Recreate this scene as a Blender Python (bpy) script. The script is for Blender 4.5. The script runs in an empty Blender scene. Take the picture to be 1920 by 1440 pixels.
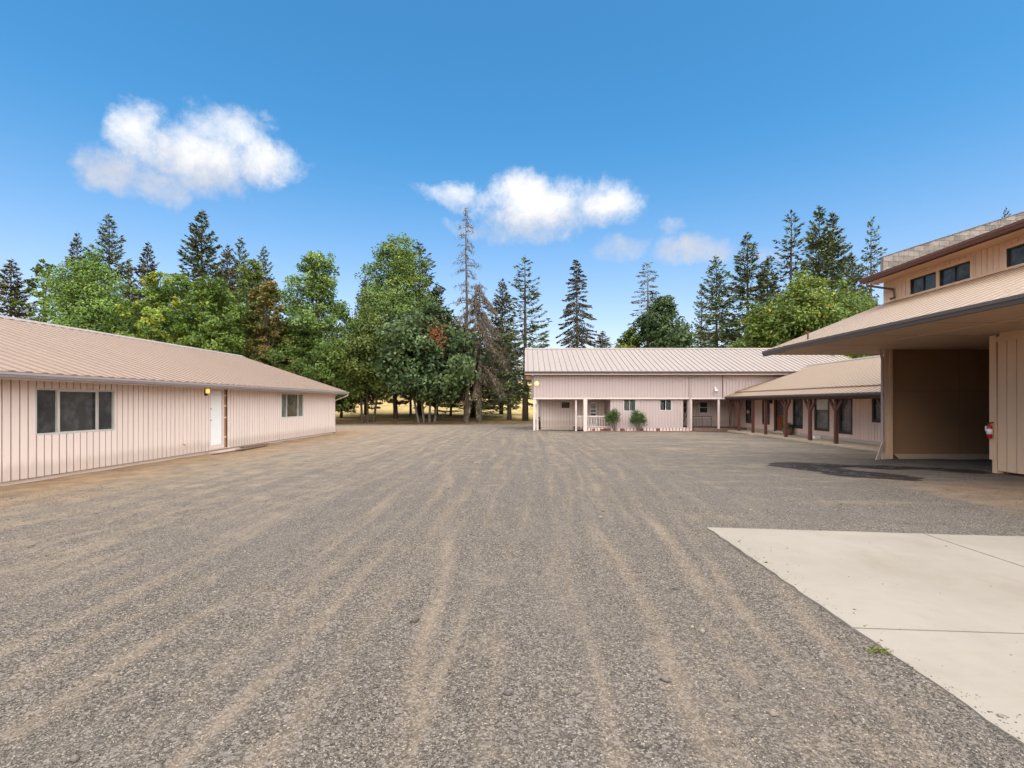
import bpy, math, random
import numpy as np
from mathutils import Vector

# ------------------------------------------------------------------ camera, sky, sun, exposure
random.seed(7)
rng = np.random.default_rng(11)
scene = bpy.context.scene
col = scene.collection
HC = 1.85            # camera height
F = 980.0            # focal length in photo pixels (1920 wide)
VX, VY = 985.0, 755.0

cd = bpy.data.cameras.new('camera')
cd.sensor_width = 36.0
cd.lens = F / 1920.0 * 36.0
cd.shift_x = -(VX - 960.0) / 1920.0
cd.shift_y = (VY - 720.0) / 1920.0
cd.clip_start = 0.05
cd.clip_end = 3000.0
cam = bpy.data.objects.new('camera', cd)
col.objects.link(cam)
cam.location = (0, 0, HC)
cam.rotation_euler = (math.radians(90), 0, 0)
scene.camera = cam

SUN_EL, SUN_AZ = math.radians(64), math.radians(162)     # azimuth clockwise from +Y: behind the camera, slightly right
SKY_STRENGTH = 0.05
SUN_STRENGTH = 2.3
sd = bpy.data.lights.new('sun', 'SUN')
sd.energy = SUN_STRENGTH
sd.angle = math.radians(130)
sd.color = (1.0, 0.89, 0.74)
sun = bpy.data.objects.new('sun', sd)
col.objects.link(sun)
sdir = Vector((math.sin(SUN_AZ) * math.cos(SUN_EL), math.cos(SUN_AZ) * math.cos(SUN_EL), math.sin(SUN_EL)))
sun.rotation_euler = (-sdir).to_track_quat('-Z', 'Y').to_euler()
sun.location = sdir * 60

scene.view_settings.view_transform = 'Standard'
scene.view_settings.look = 'None'
scene.view_settings.gamma = 1.0
scene.view_settings.use_curve_mapping = False
scene.view_settings.exposure = 2.08

cy = scene.cycles
cy.max_bounces = 5
cy.diffuse_bounces = 3
cy.glossy_bounces = 2
cy.transmission_bounces = 3
cy.transparent_max_bounces = 6
cy.caustics_reflective = False
cy.caustics_refractive = False
cy.use_adaptive_sampling = True
cy.adaptive_threshold = 0.03

world = bpy.data.worlds.new('World')
scene.world = world
world.use_nodes = True


class NT:
    """small node-tree helper"""
    def __init__(self, tree):
        self.t = tree
        self.n = tree.nodes
        self.l = tree.links

    def node(self, kind, **kw):
        n = self.n.new(kind)
        for k, v in kw.items():
            setattr(n, k, v)
        return n

    def put(self, sock, v):
        if isinstance(v, bpy.types.NodeSocket):
            self.l.new(v, sock)
        elif v is not None:
            if hasattr(sock, 'default_value'):
                try:
                    sock.default_value = v
                except Exception:
                    sock.default_value = tuple(v) + (1.0,)

    def math(self, op, a, b=None, c=None, clamp=False):
        n = self.node('ShaderNodeMath', operation=op, use_clamp=clamp)
        self.put(n.inputs[0], a)
        if b is not None:
            self.put(n.inputs[1], b)
        if c is not None:
            self.put(n.inputs[2], c)
        return n.outputs[0]

    def vmath(self, op, a, b=None):
        n = self.node('ShaderNodeVectorMath', operation=op)
        self.put(n.inputs[0], a)
        if b is not None:
            self.put(n.inputs[1], b)
        return n.outputs[0]

    def mix(self, f, a, b, blend='MIX'):
        n = self.node('ShaderNodeMix', data_type='RGBA', blend_type=blend)
        self.put(n.inputs[0], f)
        self.put(n.inputs[6], a if isinstance(a, bpy.types.NodeSocket) else tuple(a)[:3] + (1.0,))
        self.put(n.inputs[7], b if isinstance(b, bpy.types.NodeSocket) else tuple(b)[:3] + (1.0,))
        return n.outputs[2]

    def noise(self, vec, scale, detail=3.0, rough=0.55, dist=0.0, out=0):
        n = self.node('ShaderNodeTexNoise')
        if vec is not None:
            self.put(n.inputs['Vector'], vec)
        n.inputs['Scale'].default_value = scale
        n.inputs['Detail'].default_value = detail
        n.inputs['Roughness'].default_value = rough
        n.inputs['Distortion'].default_value = dist
        return n.outputs[out]

    def voronoi(self, vec, scale, feature='F1', out='Distance', rand=1.0):
        n = self.node('ShaderNodeTexVoronoi', feature=feature)
        self.put(n.inputs['Vector'], vec)
        n.inputs['Scale'].default_value = scale
        n.inputs['Randomness'].default_value = rand
        return n.outputs[out]

    def ramp(self, f, stops, interp='LINEAR'):
        n = self.node('ShaderNodeValToRGB')
        cr = n.color_ramp
        cr.interpolation = interp
        while len(cr.elements) < len(stops):
            cr.elements.new(0.5)
        for e, (p, c) in zip(cr.elements, stops):
            e.position = p
            e.color = (c, c, c, 1) if isinstance(c, (int, float)) else tuple(c)[:3] + (1,)
        self.put(n.inputs[0], f)
        return n.outputs[0]

    def smooth(self, v, lo, hi, a=0.0, b=1.0):
        n = self.node('ShaderNodeMapRange', interpolation_type='SMOOTHSTEP')
        self.put(n.inputs[0], v)
        n.inputs[1].default_value = lo
        n.inputs[2].default_value = hi
        n.inputs[3].default_value = a
        n.inputs[4].default_value = b
        return n.outputs[0]

    def mapping(self, vec, scale=(1, 1, 1), rot=(0, 0, 0), loc=(0, 0, 0)):
        n = self.node('ShaderNodeMapping')
        self.put(n.inputs[0], vec)
        n.inputs['Location'].default_value = loc
        n.inputs['Rotation'].default_value = rot
        n.inputs['Scale'].default_value = scale
        return n.outputs[0]

    def sep(self, vec):
        n = self.node('ShaderNodeSeparateXYZ')
        self.put(n.inputs[0], vec)
        return n.outputs

    def comb(self, x, y, z):
        n = self.node('ShaderNodeCombineXYZ')
        for s, v in zip(n.inputs, (x, y, z)):
            self.put(s, v)
        return n.outputs[0]

    def bump(self, h, strength=0.3, dist=0.01, normal=None):
        n = self.node('ShaderNodeBump')
        n.inputs['Strength'].default_value = strength
        n.inputs['Distance'].default_value = dist
        self.put(n.inputs['Height'], h)
        if normal is not None:
            self.put(n.inputs['Normal'], normal)
        return n.outputs[0]


def pix_azel(px, py):
    u, v = (px - VX) / F, (VY - py) / F
    az = math.atan(u)
    return az, math.atan(v * math.cos(az))


def build_world():
    w = NT(world.node_tree)
    for n in list(w.n):
        w.n.remove(n)
    outn = w.node('ShaderNodeOutputWorld')
    bg = w.node('ShaderNodeBackground')
    bg.inputs['Strength'].default_value = SKY_STRENGTH
    w.l.new(bg.outputs[0], outn.inputs[0])
    sky = w.node('ShaderNodeTexSky', sky_type='NISHITA')
    sky.sun_disc = False
    sky.sun_elevation = SUN_EL
    sky.sun_rotation = SUN_AZ
    sky.air_density = 1.0
    sky.dust_density = 1.6
    sky.ozone_density = 2.0
    hs = w.node('ShaderNodeHueSaturation')
    hs.inputs['Saturation'].default_value = 1.12
    hs.inputs['Value'].default_value = 1.0
    tc = w.node('ShaderNodeTexCoord')
    d = tc.outputs['Generated']
    sx, sy, sz = w.sep(d)
    az = w.math('ARCTAN2', sx, sy)
    el = w.math('ARCSINE', sz)
    gain = w.mix(w.smooth(el, 0.0, 0.5), (1.32, 1.10, 1.04), (.62, .98, 1.08))
    w.l.new(w.mix(1.0, sky.outputs[0], gain, 'MULTIPLY'), hs.inputs['Color'])
    warp = w.noise(d, 8.0, 6.0, 0.62, out=1)
    wx, wy, wz = w.sep(warp)
    az2 = w.math('ADD', az, w.math('MULTIPLY', w.math('SUBTRACT', wx, 0.5), 0.15))
    el2 = w.math('ADD', el, w.math('MULTIPLY', w.math('SUBTRACT', wy, 0.5), 0.10))
    lobes = []
    for (px, py, rx, ry, wt) in [
            (365, 290, 140, 55, 1.0), (262, 235, 55, 50, .9), (420, 238, 85, 48, .8), (490, 292, 75, 42, 1.0),
            (225, 315, 80, 40, .9), (310, 348, 55, 28, .7),
            (1015, 388, 105, 55, 1.1), (985, 350, 60, 34, 1.1), (1135, 380, 75, 44, 1.0), (885, 368, 80, 20, .75),
            (885, 418, 48, 18, .6), (1000, 425, 85, 24, .7),
            (1160, 474, 58, 22, .62), (1300, 472, 70, 26, .82), (1262, 428, 24, 15, .5), (1440, 470, 40, 18, .5), (480, 205, 20, 10, .4)]:
        a, e = pix_azel(px, py)
        k = .86 if px < 600 else .93
        lobes.append((a, e - (.008 if px < 600 else .002), k * rx / F * math.cos(a) ** 2, k * .95 * ry / F * math.cos(a), wt))
    r2 = random.Random(5)
    for k in range(9):                                   # extra unseen cumulus added round the sky to whiten the ambient light
        a = math.radians(72 + k * 26 + r2.uniform(-8, 8))
        if a > math.pi:
            a -= 2 * math.pi
        e = r2.uniform(.2, .8)
        for j in range(2):
            lobes.append((a + r2.uniform(-.09, .09), e + r2.uniform(-.03, .03), r2.uniform(.13, .2), r2.uniform(.06, .10), 1.0))
    D = None
    for (a, e, rx, ry, wt) in lobes:
        u = w.math('MULTIPLY', w.math('SUBTRACT', az2, a), 1 / rx)
        v = w.math('MULTIPLY', w.math('SUBTRACT', el2, e), 1 / ry)
        q = w.math('MULTIPLY_ADD', v, v, w.math('MULTIPLY', u, u))
        dd = w.math('MULTIPLY', w.math('SUBTRACT', 1.0, w.math('MULTIPLY', q, 0.55)), wt)
        D = dd if D is None else w.math('SMOOTH_MAX', D, dd, 0.15)
    fb = w.noise(w.vmath('ADD', d, w.vmath('MULTIPLY', warp, (.05, .05, .05))), 17.0, 8.0, 0.68)
    Dn = w.math('ADD', D, w.math('MULTIPLY', w.math('SUBTRACT', fb, 0.5), 1.55))
    alpha = w.math('MULTIPLY', w.smooth(Dn, -0.05, 1.25), 0.97)
    e1, e2 = pix_azel(360, 285)[1], pix_azel(1010, 395)[1]
    emid = w.math('ADD', e1, w.math('MULTIPLY', w.math('GREATER_THAN', az, -0.3), e2 - e1))
    hrel = w.math('ADD', w.math('SUBTRACT', el, emid), w.math('MULTIPLY', w.math('SUBTRACT', fb, .5), 0.09))
    lit = w.smooth(hrel, -0.05, 0.03)
    ccol = w.mix(lit, (3.5, 3.5, 3.7), (5.4, 5.3, 5.2))
    fin = w.mix(alpha, hs.outputs[0], ccol)
    w.l.new(fin, bg.inputs['Color'])


build_world()

# ------------------------------------------------------------------ helpers: materials


def new_mat(name):
    m = bpy.data.materials.new(name)
    m.use_nodes = True
    t = NT(m.node_tree)
    b = m.node_tree.nodes['Principled BSDF']
    return m, t, b


def lin(r, g, b, k=1.0):
    def f(c):
        c = c / 255.0
        return (c / 12.92 if c <= 0.04045 else ((c + 0.055) / 1.055) ** 2.4) * k
    return (f(r), f(g), f(b))


def paint(name, c, rough=0.7, var=0.12, dirt=0.25, dirt_col=(0.16, 0.11, 0.08), grain=0.25, low_z=None, spec=0.3):
    """weathered paint on wood: tone drift from board to board, streaks, grain, splash dirt near the ground"""
    m, t, b = new_mat(name)
    pos = t.node('ShaderNodeNewGeometry').outputs['Position']
    oi = t.node('ShaderNodeObjectInfo').outputs['Random']
    n1 = t.noise(pos, 0.7, 4, .6)
    n2 = t.noise(t.mapping(pos, (9, 9, .5)), 1.0, 4, .65)
    cc = t.mix(t.math('MULTIPLY', n1, var), c, tuple(x * .72 for x in c))
    cc = t.mix(t.math('MULTIPLY', oi, .10), cc, tuple(x * .8 for x in c))
    st = t.smooth(n2, .52, .8)
    cc = t.mix(t.math('MULTIPLY', st, dirt), cc, dirt_col)
    if low_z is not None:
        z = t.sep(pos)[2]
        lo = t.smooth(t.math('ADD', z, t.math('MULTIPLY', n2, -.35)), low_z, low_z + .28, 1, 0)
        cc = t.mix(t.math('MULTIPLY', lo, .30), cc, (.24, .16, .1))
    t.l.new(cc, b.inputs['Base Color'])
    b.inputs['Roughness'].default_value = rough
    b.inputs['Specular IOR Level'].default_value = spec
    g = t.noise(t.mapping(pos, (60, 60, 3)), 1.0, 3, .6)
    t.l.new(t.bump(g, grain, .004), b.inputs['Normal'])
    return m


def metal(name, c, rough=0.42, var=0.15, spec=0.5, metallic=0.0):
    m, t, b = new_mat(name)
    pos = t.node('ShaderNodeNewGeometry').outputs['Position']
    oi = t.node('ShaderNodeObjectInfo').outputs['Random']
    n1 = t.noise(pos, 0.5, 4, .6)
    n2 = t.noise(pos, 6, 4, .65)
    cc = t.mix(t.math('MULTIPLY', n1, var), c, tuple(x * .6 for x in c))
    cc = t.mix(t.math('MULTIPLY', oi, .12), cc, tuple(x * .75 for x in c))
    cc = t.mix(t.math('MULTIPLY', t.smooth(n2, .55, .8), .2), cc, (.2, .14, .1))
    t.l.new(cc, b.inputs['Base Color'])
    t.l.new(t.math('ADD', t.math('MULTIPLY', n2, .2), rough - .1), b.inputs['Roughness'])
    b.inputs['Specular IOR Level'].default_value = spec
    b.inputs['Metallic'].default_value = metallic
    t.l.new(t.bump(n1, .15, .02), b.inputs['Normal'])
    return m


def plain(name, c, rough=0.6, spec=0.4, emit=None, estr=0.0, metallic=0.0, bump=0.1):
    m, t, b = new_mat(name)
    pos = t.node('ShaderNodeNewGeometry').outputs['Position']
    n = t.noise(pos, 14, 4, .6)
    cc = t.mix(t.math('MULTIPLY', n, .35), c, tuple(x * .55 for x in c))
    t.l.new(cc, b.inputs['Base Color'])
    b.inputs['Roughness'].default_value = rough
    b.inputs['Specular IOR Level'].default_value = spec
    b.inputs['Metallic'].default_value = metallic
    if emit:
        b.inputs['Emission Color'].default_value = tuple(emit) + (1,)
        b.inputs['Emission Strength'].default_value = estr
    t.l.new(t.bump(n, bump, .005), b.inputs['Normal'])
    return m


def glass(name, c=(.02, .022, .024), rough=0.06):
    """old window glass seen from outside by day: dark room behind, a grimy mirror in front"""
    m, t, b = new_mat(name)
    pos = t.node('ShaderNodeNewGeometry').outputs['Position']
    n = t.noise(pos, 2.2, 5, .65)
    n2 = t.noise(pos, 1.1, 2, .5)
    t.l.new(t.mix(t.smooth(n, .4, .75), c, tuple(x * 2.6 + .012 for x in c)), b.inputs['Base Color'])
    t.l.new(t.math('ADD', t.math('MULTIPLY', n, .12), rough), b.inputs['Roughness'])
    b.inputs['Specular IOR Level'].default_value = 0.5
    t.l.new(t.bump(n2, .05, .02), b.inputs['Normal'])
    return m


def clear_glass(name):
    m, t, b = new_mat(name)
    o = t.n['Material Output']
    tr = t.node('ShaderNodeBsdfTransparent')
    tr.inputs[0].default_value = (.72, .76, .76, 1)
    gl = t.node('ShaderNodeBsdfGlossy')
    gl.inputs['Roughness'].default_value = .04
    fr = t.node('ShaderNodeFresnel')
    fr.inputs[0].default_value = 1.5
    mx = t.node('ShaderNodeMixShader')
    t.l.new(t.math('ADD', fr.outputs[0], .05), mx.inputs[0])
    t.l.new(tr.outputs[0], mx.inputs[1])
    t.l.new(gl.outputs[0], mx.inputs[2])
    t.l.new(mx.outputs[0], o.inputs[0])
    return m


def leafmat(name, stops, trans=0.3, rough=0.55):
    m, t, b = new_mat(name)
    at = t.node('ShaderNodeAttribute')
    at.attribute_name = 'tint'
    cc = t.ramp(at.outputs['Fac'], stops)
    oi = t.node('ShaderNodeObjectInfo').outputs['Random']
    hs = t.node('ShaderNodeHueSaturation')
    t.l.new(t.math('ADD', t.math('MULTIPLY', oi, .03), .485), hs.inputs['Hue'])
    t.l.new(t.math('ADD', t.math('MULTIPLY', oi, .35), 1.05), hs.inputs['Value'])
    t.l.new(cc, hs.inputs['Color'])
    cc = hs.outputs[0]
    t.l.new(cc, b.inputs['Base Color'])
    b.inputs['Roughness'].default_value = rough
    b.inputs['Specular IOR Level'].default_value = .35
    tl = t.node('ShaderNodeBsdfTranslucent')
    t.l.new(cc, tl.inputs[0])
    mx = t.node('ShaderNodeMixShader')
    mx.inputs[0].default_value = trans
    o = t.n['Material Output']
    t.l.new(b.outputs[0], mx.inputs[1])
    t.l.new(tl.outputs[0], mx.inputs[2])
    t.l.new(mx.outputs[0], o.inputs[0])
    return m


def bark(name, c):
    m, t, b = new_mat(name)
    pos = t.node('ShaderNodeNewGeometry').outputs['Position']
    n = t.noise(t.mapping(pos, (6, 6, 1.2)), 1.0, 5, .7)
    t.l.new(t.mix(n, tuple(x * .45 for x in c), tuple(min(1, x * 1.5) for x in c)), b.inputs['Base Color'])
    b.inputs['Roughness'].default_value = .95
    b.inputs['Specular IOR Level'].default_value = .1
    t.l.new(t.bump(n, .8, .05), b.inputs['Normal'])
    return m


M = {}
M['pink'] = paint('pink_siding_paint', (.71, .59, .54), var=.14, dirt=.10, low_z=.10)
M['mauve'] = paint('mauve_siding_paint', (.43, .345, .327), var=.16, dirt=.14)
M['wing'] = paint('wing_siding_paint', (.76, .55, .45), var=.2, dirt=.15)
M['groove'] = paint('siding_groove', (.15, .075, .06), var=.3, dirt=.2)
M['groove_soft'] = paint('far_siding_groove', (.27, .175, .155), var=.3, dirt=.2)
M['tan'] = paint('tan_siding_paint', (.62, .42, .285), var=.14, dirt=.12)
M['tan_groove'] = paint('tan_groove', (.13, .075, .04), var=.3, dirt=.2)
M['white_trim'] = paint('pale_trim_paint', (.60, .49, .45), var=.12, dirt=.15)
M['white_door'] = plain('white_door_paint', (.80, .80, .79), .45)
M['raw_wood'] = plain('raw_wood', (.40, .22, .11), .8, bump=.4)
M['alu'] = plain('window_aluminium', (.52, .49, .46), .45, .5)
M['black_frame'] = plain('black_window_frame', (.03, .027, .028), .5)
M['brown_trim'] = paint('brown_trim_paint', (.055, .026, .02), var=.3, dirt=.1, rough=.55)
M['post_brown'] = paint('post_brown_stain', (.10, .042, .03), var=.35, dirt=.12, rough=.6)
M['found'] = plain('foundation_concrete', (.52, .42, .35), .9, .2, bump=.4)
M['grey_gutter'] = metal('grey_gutter', (.30, .265, .28), .4)
M['dark_gutter'] = metal('dark_gutter', (.085, .068, .066), .45)
M['brown_gutter'] = metal('brown_gutter', (.10, .042, .032), .4)
M['roof_tan'] = metal('tan_roof_metal', (.295, .195, .132), .42)
M['roof_pale'] = metal('pale_roof_metal', (.285, .232, .205), .40)
M['roof_wing'] = metal('wing_roof_metal', (.31, .215, .14), .42, var=.3)
M['roof_barn'] = metal('barn_roof_metal', (.37, .25, .165), .42, var=.25)
M['rib_shade_tan'] = metal('tan_rib_side_shade', (.105, .062, .04), .42)  # rib side colours: roof metal darkened to paint in the ribs' shade
M['rib_shade_pale'] = metal('pale_rib_side_shade', (.14, .09, .068), .42)
M['rib_shade_wing'] = metal('wing_rib_side_shade', (.135, .085, .052), .42)
M['glass'] = glass('dark_glass', (.028, .03, .031))
M['glass_pale'] = glass('hazy_glass', (.055, .06, .058), .1)
M['glass_clear'] = clear_glass('clear_glass')
M['curtain'] = plain('curtain_cloth', (.62, .64, .60), .9, .1)
M['dark_room'] = plain('dark_room', (.02, .02, .022), .9, .1)
M['board_brown'] = plain('brown_board', (.10, .07, .05), .8)
M['bay_shade_ply'] = paint('brown_shade_plywood', (.29, .165, .09), var=.3, dirt=.2)  # brown plywood, darkened to put the bay's shade into its colour
M['cmu'] = plain('concrete_block', (.36, .33, .31), .95, .15, bump=.6)
M['mortar'] = plain('mortar', (.20, .18, .165), .95, .1)
M['door_wood'] = bark('varnished_door', (.20, .07, .03))
M['brick'] = plain('red_brick', (.26, .10, .075), .9, .15, bump=.5)
M['red'] = plain('extinguisher_red', (.42, .012, .012), .3, .5)
M['label_white'] = plain('white_label', (.75, .75, .73), .5)
M['black'] = plain('black_rubber', (.014, .014, .015), .7)
M['bulb'] = plain('lit_bulb', (.5, .3, .1), .4, .3, (1.0, .62, .16), .30)
M['globe'] = plain('lit_globe', (.4, .3, .12), .4, .3, (1.0, .75, .28), .32)
M['galv'] = metal('galvanised', (.34, .33, .32), .45, metallic=.3)
M['old_wood'] = bark('weathered_plank', (.17, .105, .085))
M['concrete_walk'] = plain('walkway_concrete', (.38, .30, .225), .92, .2, bump=.4)
M['car_dark'] = plain('dark_car_paint', (.02, .022, .025), .25, .5, bump=0)

# ------------------------------------------------------------------ helpers: geometry and objects


def wloc(o):
    v = Vector((0, 0, 0))
    while o is not None:
        v = v + o.location
        o = o.parent
    return v


def mk(name, mesh, parent=None, loc=(0, 0, 0), mat=None):
    o = bpy.data.objects.new(name, mesh)
    col.objects.link(o)
    o.parent = parent
    o.location = loc
    if mat is not None and mesh is not None and not mesh.materials:
        mesh.materials.append(mat)
    return o


def tag(o, label, cat, group=None, kind=None):
    if label:
        o['label'] = label
    if cat:
        o['category'] = cat
    if group:
        o['group'] = group
    if kind:
        o['kind'] = kind
    return o


def thing(name, label, cat, loc=(0, 0, 0), group=None):
    o = mk(name, None, None, loc)
    return tag(o, label, cat, group)


class MB:
    def __init__(self):
        self.v, self.f = [], []

    def add(self, vs, fs):
        k = len(self.v)
        self.v.extend([tuple(p) for p in vs])
        self.f.extend([tuple(i + k for i in f) for f in fs])
        return self

    def box(self, x0, x1, y0, y1, z0, z1):
        x0, x1 = min(x0, x1), max(x0, x1)
        y0, y1 = min(y0, y1), max(y0, y1)
        z0, z1 = min(z0, z1), max(z0, z1)
        vs = [(x0, y0, z0), (x1, y0, z0), (x1, y1, z0), (x0, y1, z0), (x0, y0, z1), (x1, y0, z1), (x1, y1, z1), (x0, y1, z1)]
        return self.add(vs, [(0, 3, 2, 1), (4, 5, 6, 7), (0, 1, 5, 4), (1, 2, 6, 5), (2, 3, 7, 6), (3, 0, 4, 7)])

    def beam(self, p, q, w, h):
        """square bar from p to q"""
        p, q = Vector(p), Vector(q)
        d = (q - p).normalized()
        up = Vector((0, 0, 1)) if abs(d.z) < .95 else Vector((0, 1, 0))
        s = d.cross(up).normalized()
        u = s.cross(d).normalized()
        vs = []
        for c in (p, q):
            for a, b in ((-1, -1), (1, -1), (1, 1), (-1, 1)):
                vs.append(c + s * (a * w / 2) + u * (b * h / 2))
        return self.add(vs, [(0, 1, 2, 3), (7, 6, 5, 4), (0, 4, 5, 1), (1, 5, 6, 2), (2, 6, 7, 3), (3, 7, 4, 0)])

    def tube(self, pts, rad, n=8, cap=True):
        pts = [Vector(p) for p in pts]
        if not hasattr(rad, '__len__'):
            rad = [rad] * len(pts)
        k = len(self.v)
        ref = Vector((0.31, 0.95, 0.05))
        for i, p in enumerate(pts):
            a, b = pts[max(0, i - 1)], pts[min(len(pts) - 1, i + 1)]
            d = (b - a).normalized()
            s = d.cross(ref)
            if s.length < .1:
                s = d.cross(Vector((1, 0, 0)))
            s.normalize()
            u = d.cross(s)
            for j in range(n):
                t = 2 * math.pi * j / n
                self.v.append(tuple(p + s * (math.cos(t) * rad[i]) + u * (math.sin(t) * rad[i])))
        for i in range(len(pts) - 1):
            for j in range(n):
                a, b = k + i * n + j, k + i * n + (j + 1) % n
                self.f.append((a, b, b + n, a + n))
        if cap:
            self.f.append(tuple(k + j for j in range(n))[::-1])
            e = k + (len(pts) - 1) * n
            self.f.append(tuple(e + j for j in range(n)))
        return self

    def extrude(self, poly, vec):
        """prism: polygon (3d points) pushed along vec"""
        n = len(poly)
        vec = Vector(vec)
        vs = [Vector(p) for p in poly] + [Vector(p) + vec for p in poly]
        fs = [tuple(range(n))[::-1], tuple(range(n, 2 * n))]
        for i in range(n):
            j = (i + 1) % n
            fs.append((i, j, j + n, i + n))
        return self.add(vs, fs)

    def sphere(self, c, r, nu=14, nv=9, sc=(1, 1, 1)):
        k = len(self.v)
        for i in range(nv + 1):
            ph = math.pi * i / nv
            for j in range(nu):
                th = 2 * math.pi * j / nu
                self.v.append((c[0] + r * sc[0] * math.sin(ph) * math.cos(th), c[1] + r * sc[1] * math.sin(ph) * math.sin(th), c[2] + r * sc[2] * math.cos(ph)))
        for i in range(nv):
            for j in range(nu):
                a, b = k + i * nu + j, k + i * nu + (j + 1) % nu
                self.f.append((a, a + nu, b + nu, b))
        return self

    def mesh(self, name, mat=None, off=(0, 0, 0), smooth=False):
        me = bpy.data.meshes.new(name)
        ox, oy, oz = off
        me.from_pydata([(x - ox, y - oy, z - oz) for x, y, z in self.v], [], self.f)
        me.update()
        if smooth:
            for p in me.polygons:
                p.use_smooth = True
        if mat is not None:
            me.materials.append(mat)
        return me

    def build(self, name, mat, parent=None, smooth=False, kind=None):
        off = wloc(parent) if parent is not None else (0, 0, 0)
        o = mk(name, self.mesh(name, mat, off, smooth), parent)
        if kind:
            o['kind'] = kind
        return o

    def build_top(self, name, mat, label, cat, group=None, smooth=False):
        """a one-mesh thing, its origin at the centre of its base"""
        xs, ys, zs = zip(*self.v)
        c = ((min(xs) + max(xs)) / 2, (min(ys) + max(ys)) / 2, min(zs))
        o = mk(name, self.mesh(name, mat, c, smooth), None, c)
        return tag(o, label, cat, group)


class Wall:
    """axis-aligned wall plane. axis 'x': plane X=pos, runs along Y; axis 'y': plane Y=pos, runs along X. sign = outward direction"""
    def __init__(self, axis, pos, sign):
        self.axis, self.pos, self.sign = axis, pos, sign

    def pt(self, a, o, z):
        p = self.pos + self.sign * o
        return (p, a, z) if self.axis == 'x' else (a, p, z)

    def box(self, mb, a0, a1, o0, o1, z0, z1):
        p, q = self.pt(a0, o0, z0), self.pt(a1, o1, z1)
        return mb.box(p[0], q[0], p[1], q[1], p[2], q[2])


def cells(a0, a1, z0, z1, openings):
    As = sorted({a0, a1} | {min(max(v, a0), a1) for o in openings for v in o[:2]})
    Zs = sorted({z0, z1} | {min(max(v, z0), z1) for o in openings for v in o[2:4]})
    for i in range(len(As) - 1):
        for j in range(len(Zs) - 1):
            ca, cz = (As[i] + As[i + 1]) / 2, (Zs[j] + Zs[j + 1]) / 2
            if not any(o[0] < ca < o[1] and o[2] < cz < o[3] for o in openings):
                yield As[i], As[i + 1], Zs[j], Zs[j + 1]


def siding(th, wl, a0, a1, z0, z1, openings, bw, mat, gmat, single=True, gap=.033, t=.022, thick=.12, batten=False):
    """grooved vertical siding: a backing wall and boards standing proud of it"""
    mb = MB()
    for c in cells(a0, a1, z0, z1, openings):
        wl.box(mb, c[0], c[1], -thick, 0, c[2], c[3])
    w = mb.build('wall', gmat, th)
    off = wloc(w)
    cache = {}
    joined = MB()
    n = max(1, round((a1 - a0) / bw))
    for i in range(n):
        b0, b1 = a0 + (a1 - a0) * i / n + gap / 2, a0 + (a1 - a0) * (i + 1) / n - gap / 2
        ops = [o for o in openings if o[0] < b1 and o[1] > b0]
        pieces = []
        brk = sorted({b0, b1} | {v for o in ops for v in o[:2] if b0 < v < b1})
        for k in range(len(brk) - 1):
            if brk[k + 1] - brk[k] < .01:
                continue
            mid = (brk[k] + brk[k + 1]) / 2
            zz = z0
            for o in sorted([o for o in ops if o[0] < mid < o[1]], key=lambda o: o[2]):
                if o[2] - zz > .02:
                    pieces.append((brk[k], brk[k + 1], zz, o[2]))
                zz = o[3]
            if z1 - zz > .02:
                pieces.append((brk[k], brk[k + 1], zz, z1))
        for (p0, p1, q0, q1) in pieces:
            jt = t + random.uniform(-.002, .002)
            if not single:
                wl.box(joined, p0, p1, .001, jt, q0, q1)
                continue
            key = (round(p1 - p0, 3), round(q1 - q0, 3))
            c = wl.pt((p0 + p1) / 2, 0, q0)
            if key not in cache:
                m = MB()
                wl.box(m, p0, p1, .001, t, q0, q1)
                cache[key] = m.mesh('siding_board', mat, c)
            mk('siding_board', cache[key], w, Vector(c) - off + Vector(wl.pt(0, random.uniform(-.002, .002), 0)) - Vector(wl.pt(0, 0, 0)))
    if not single:
        joined.build('siding', mat, w, kind='stuff')
    return w


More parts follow.
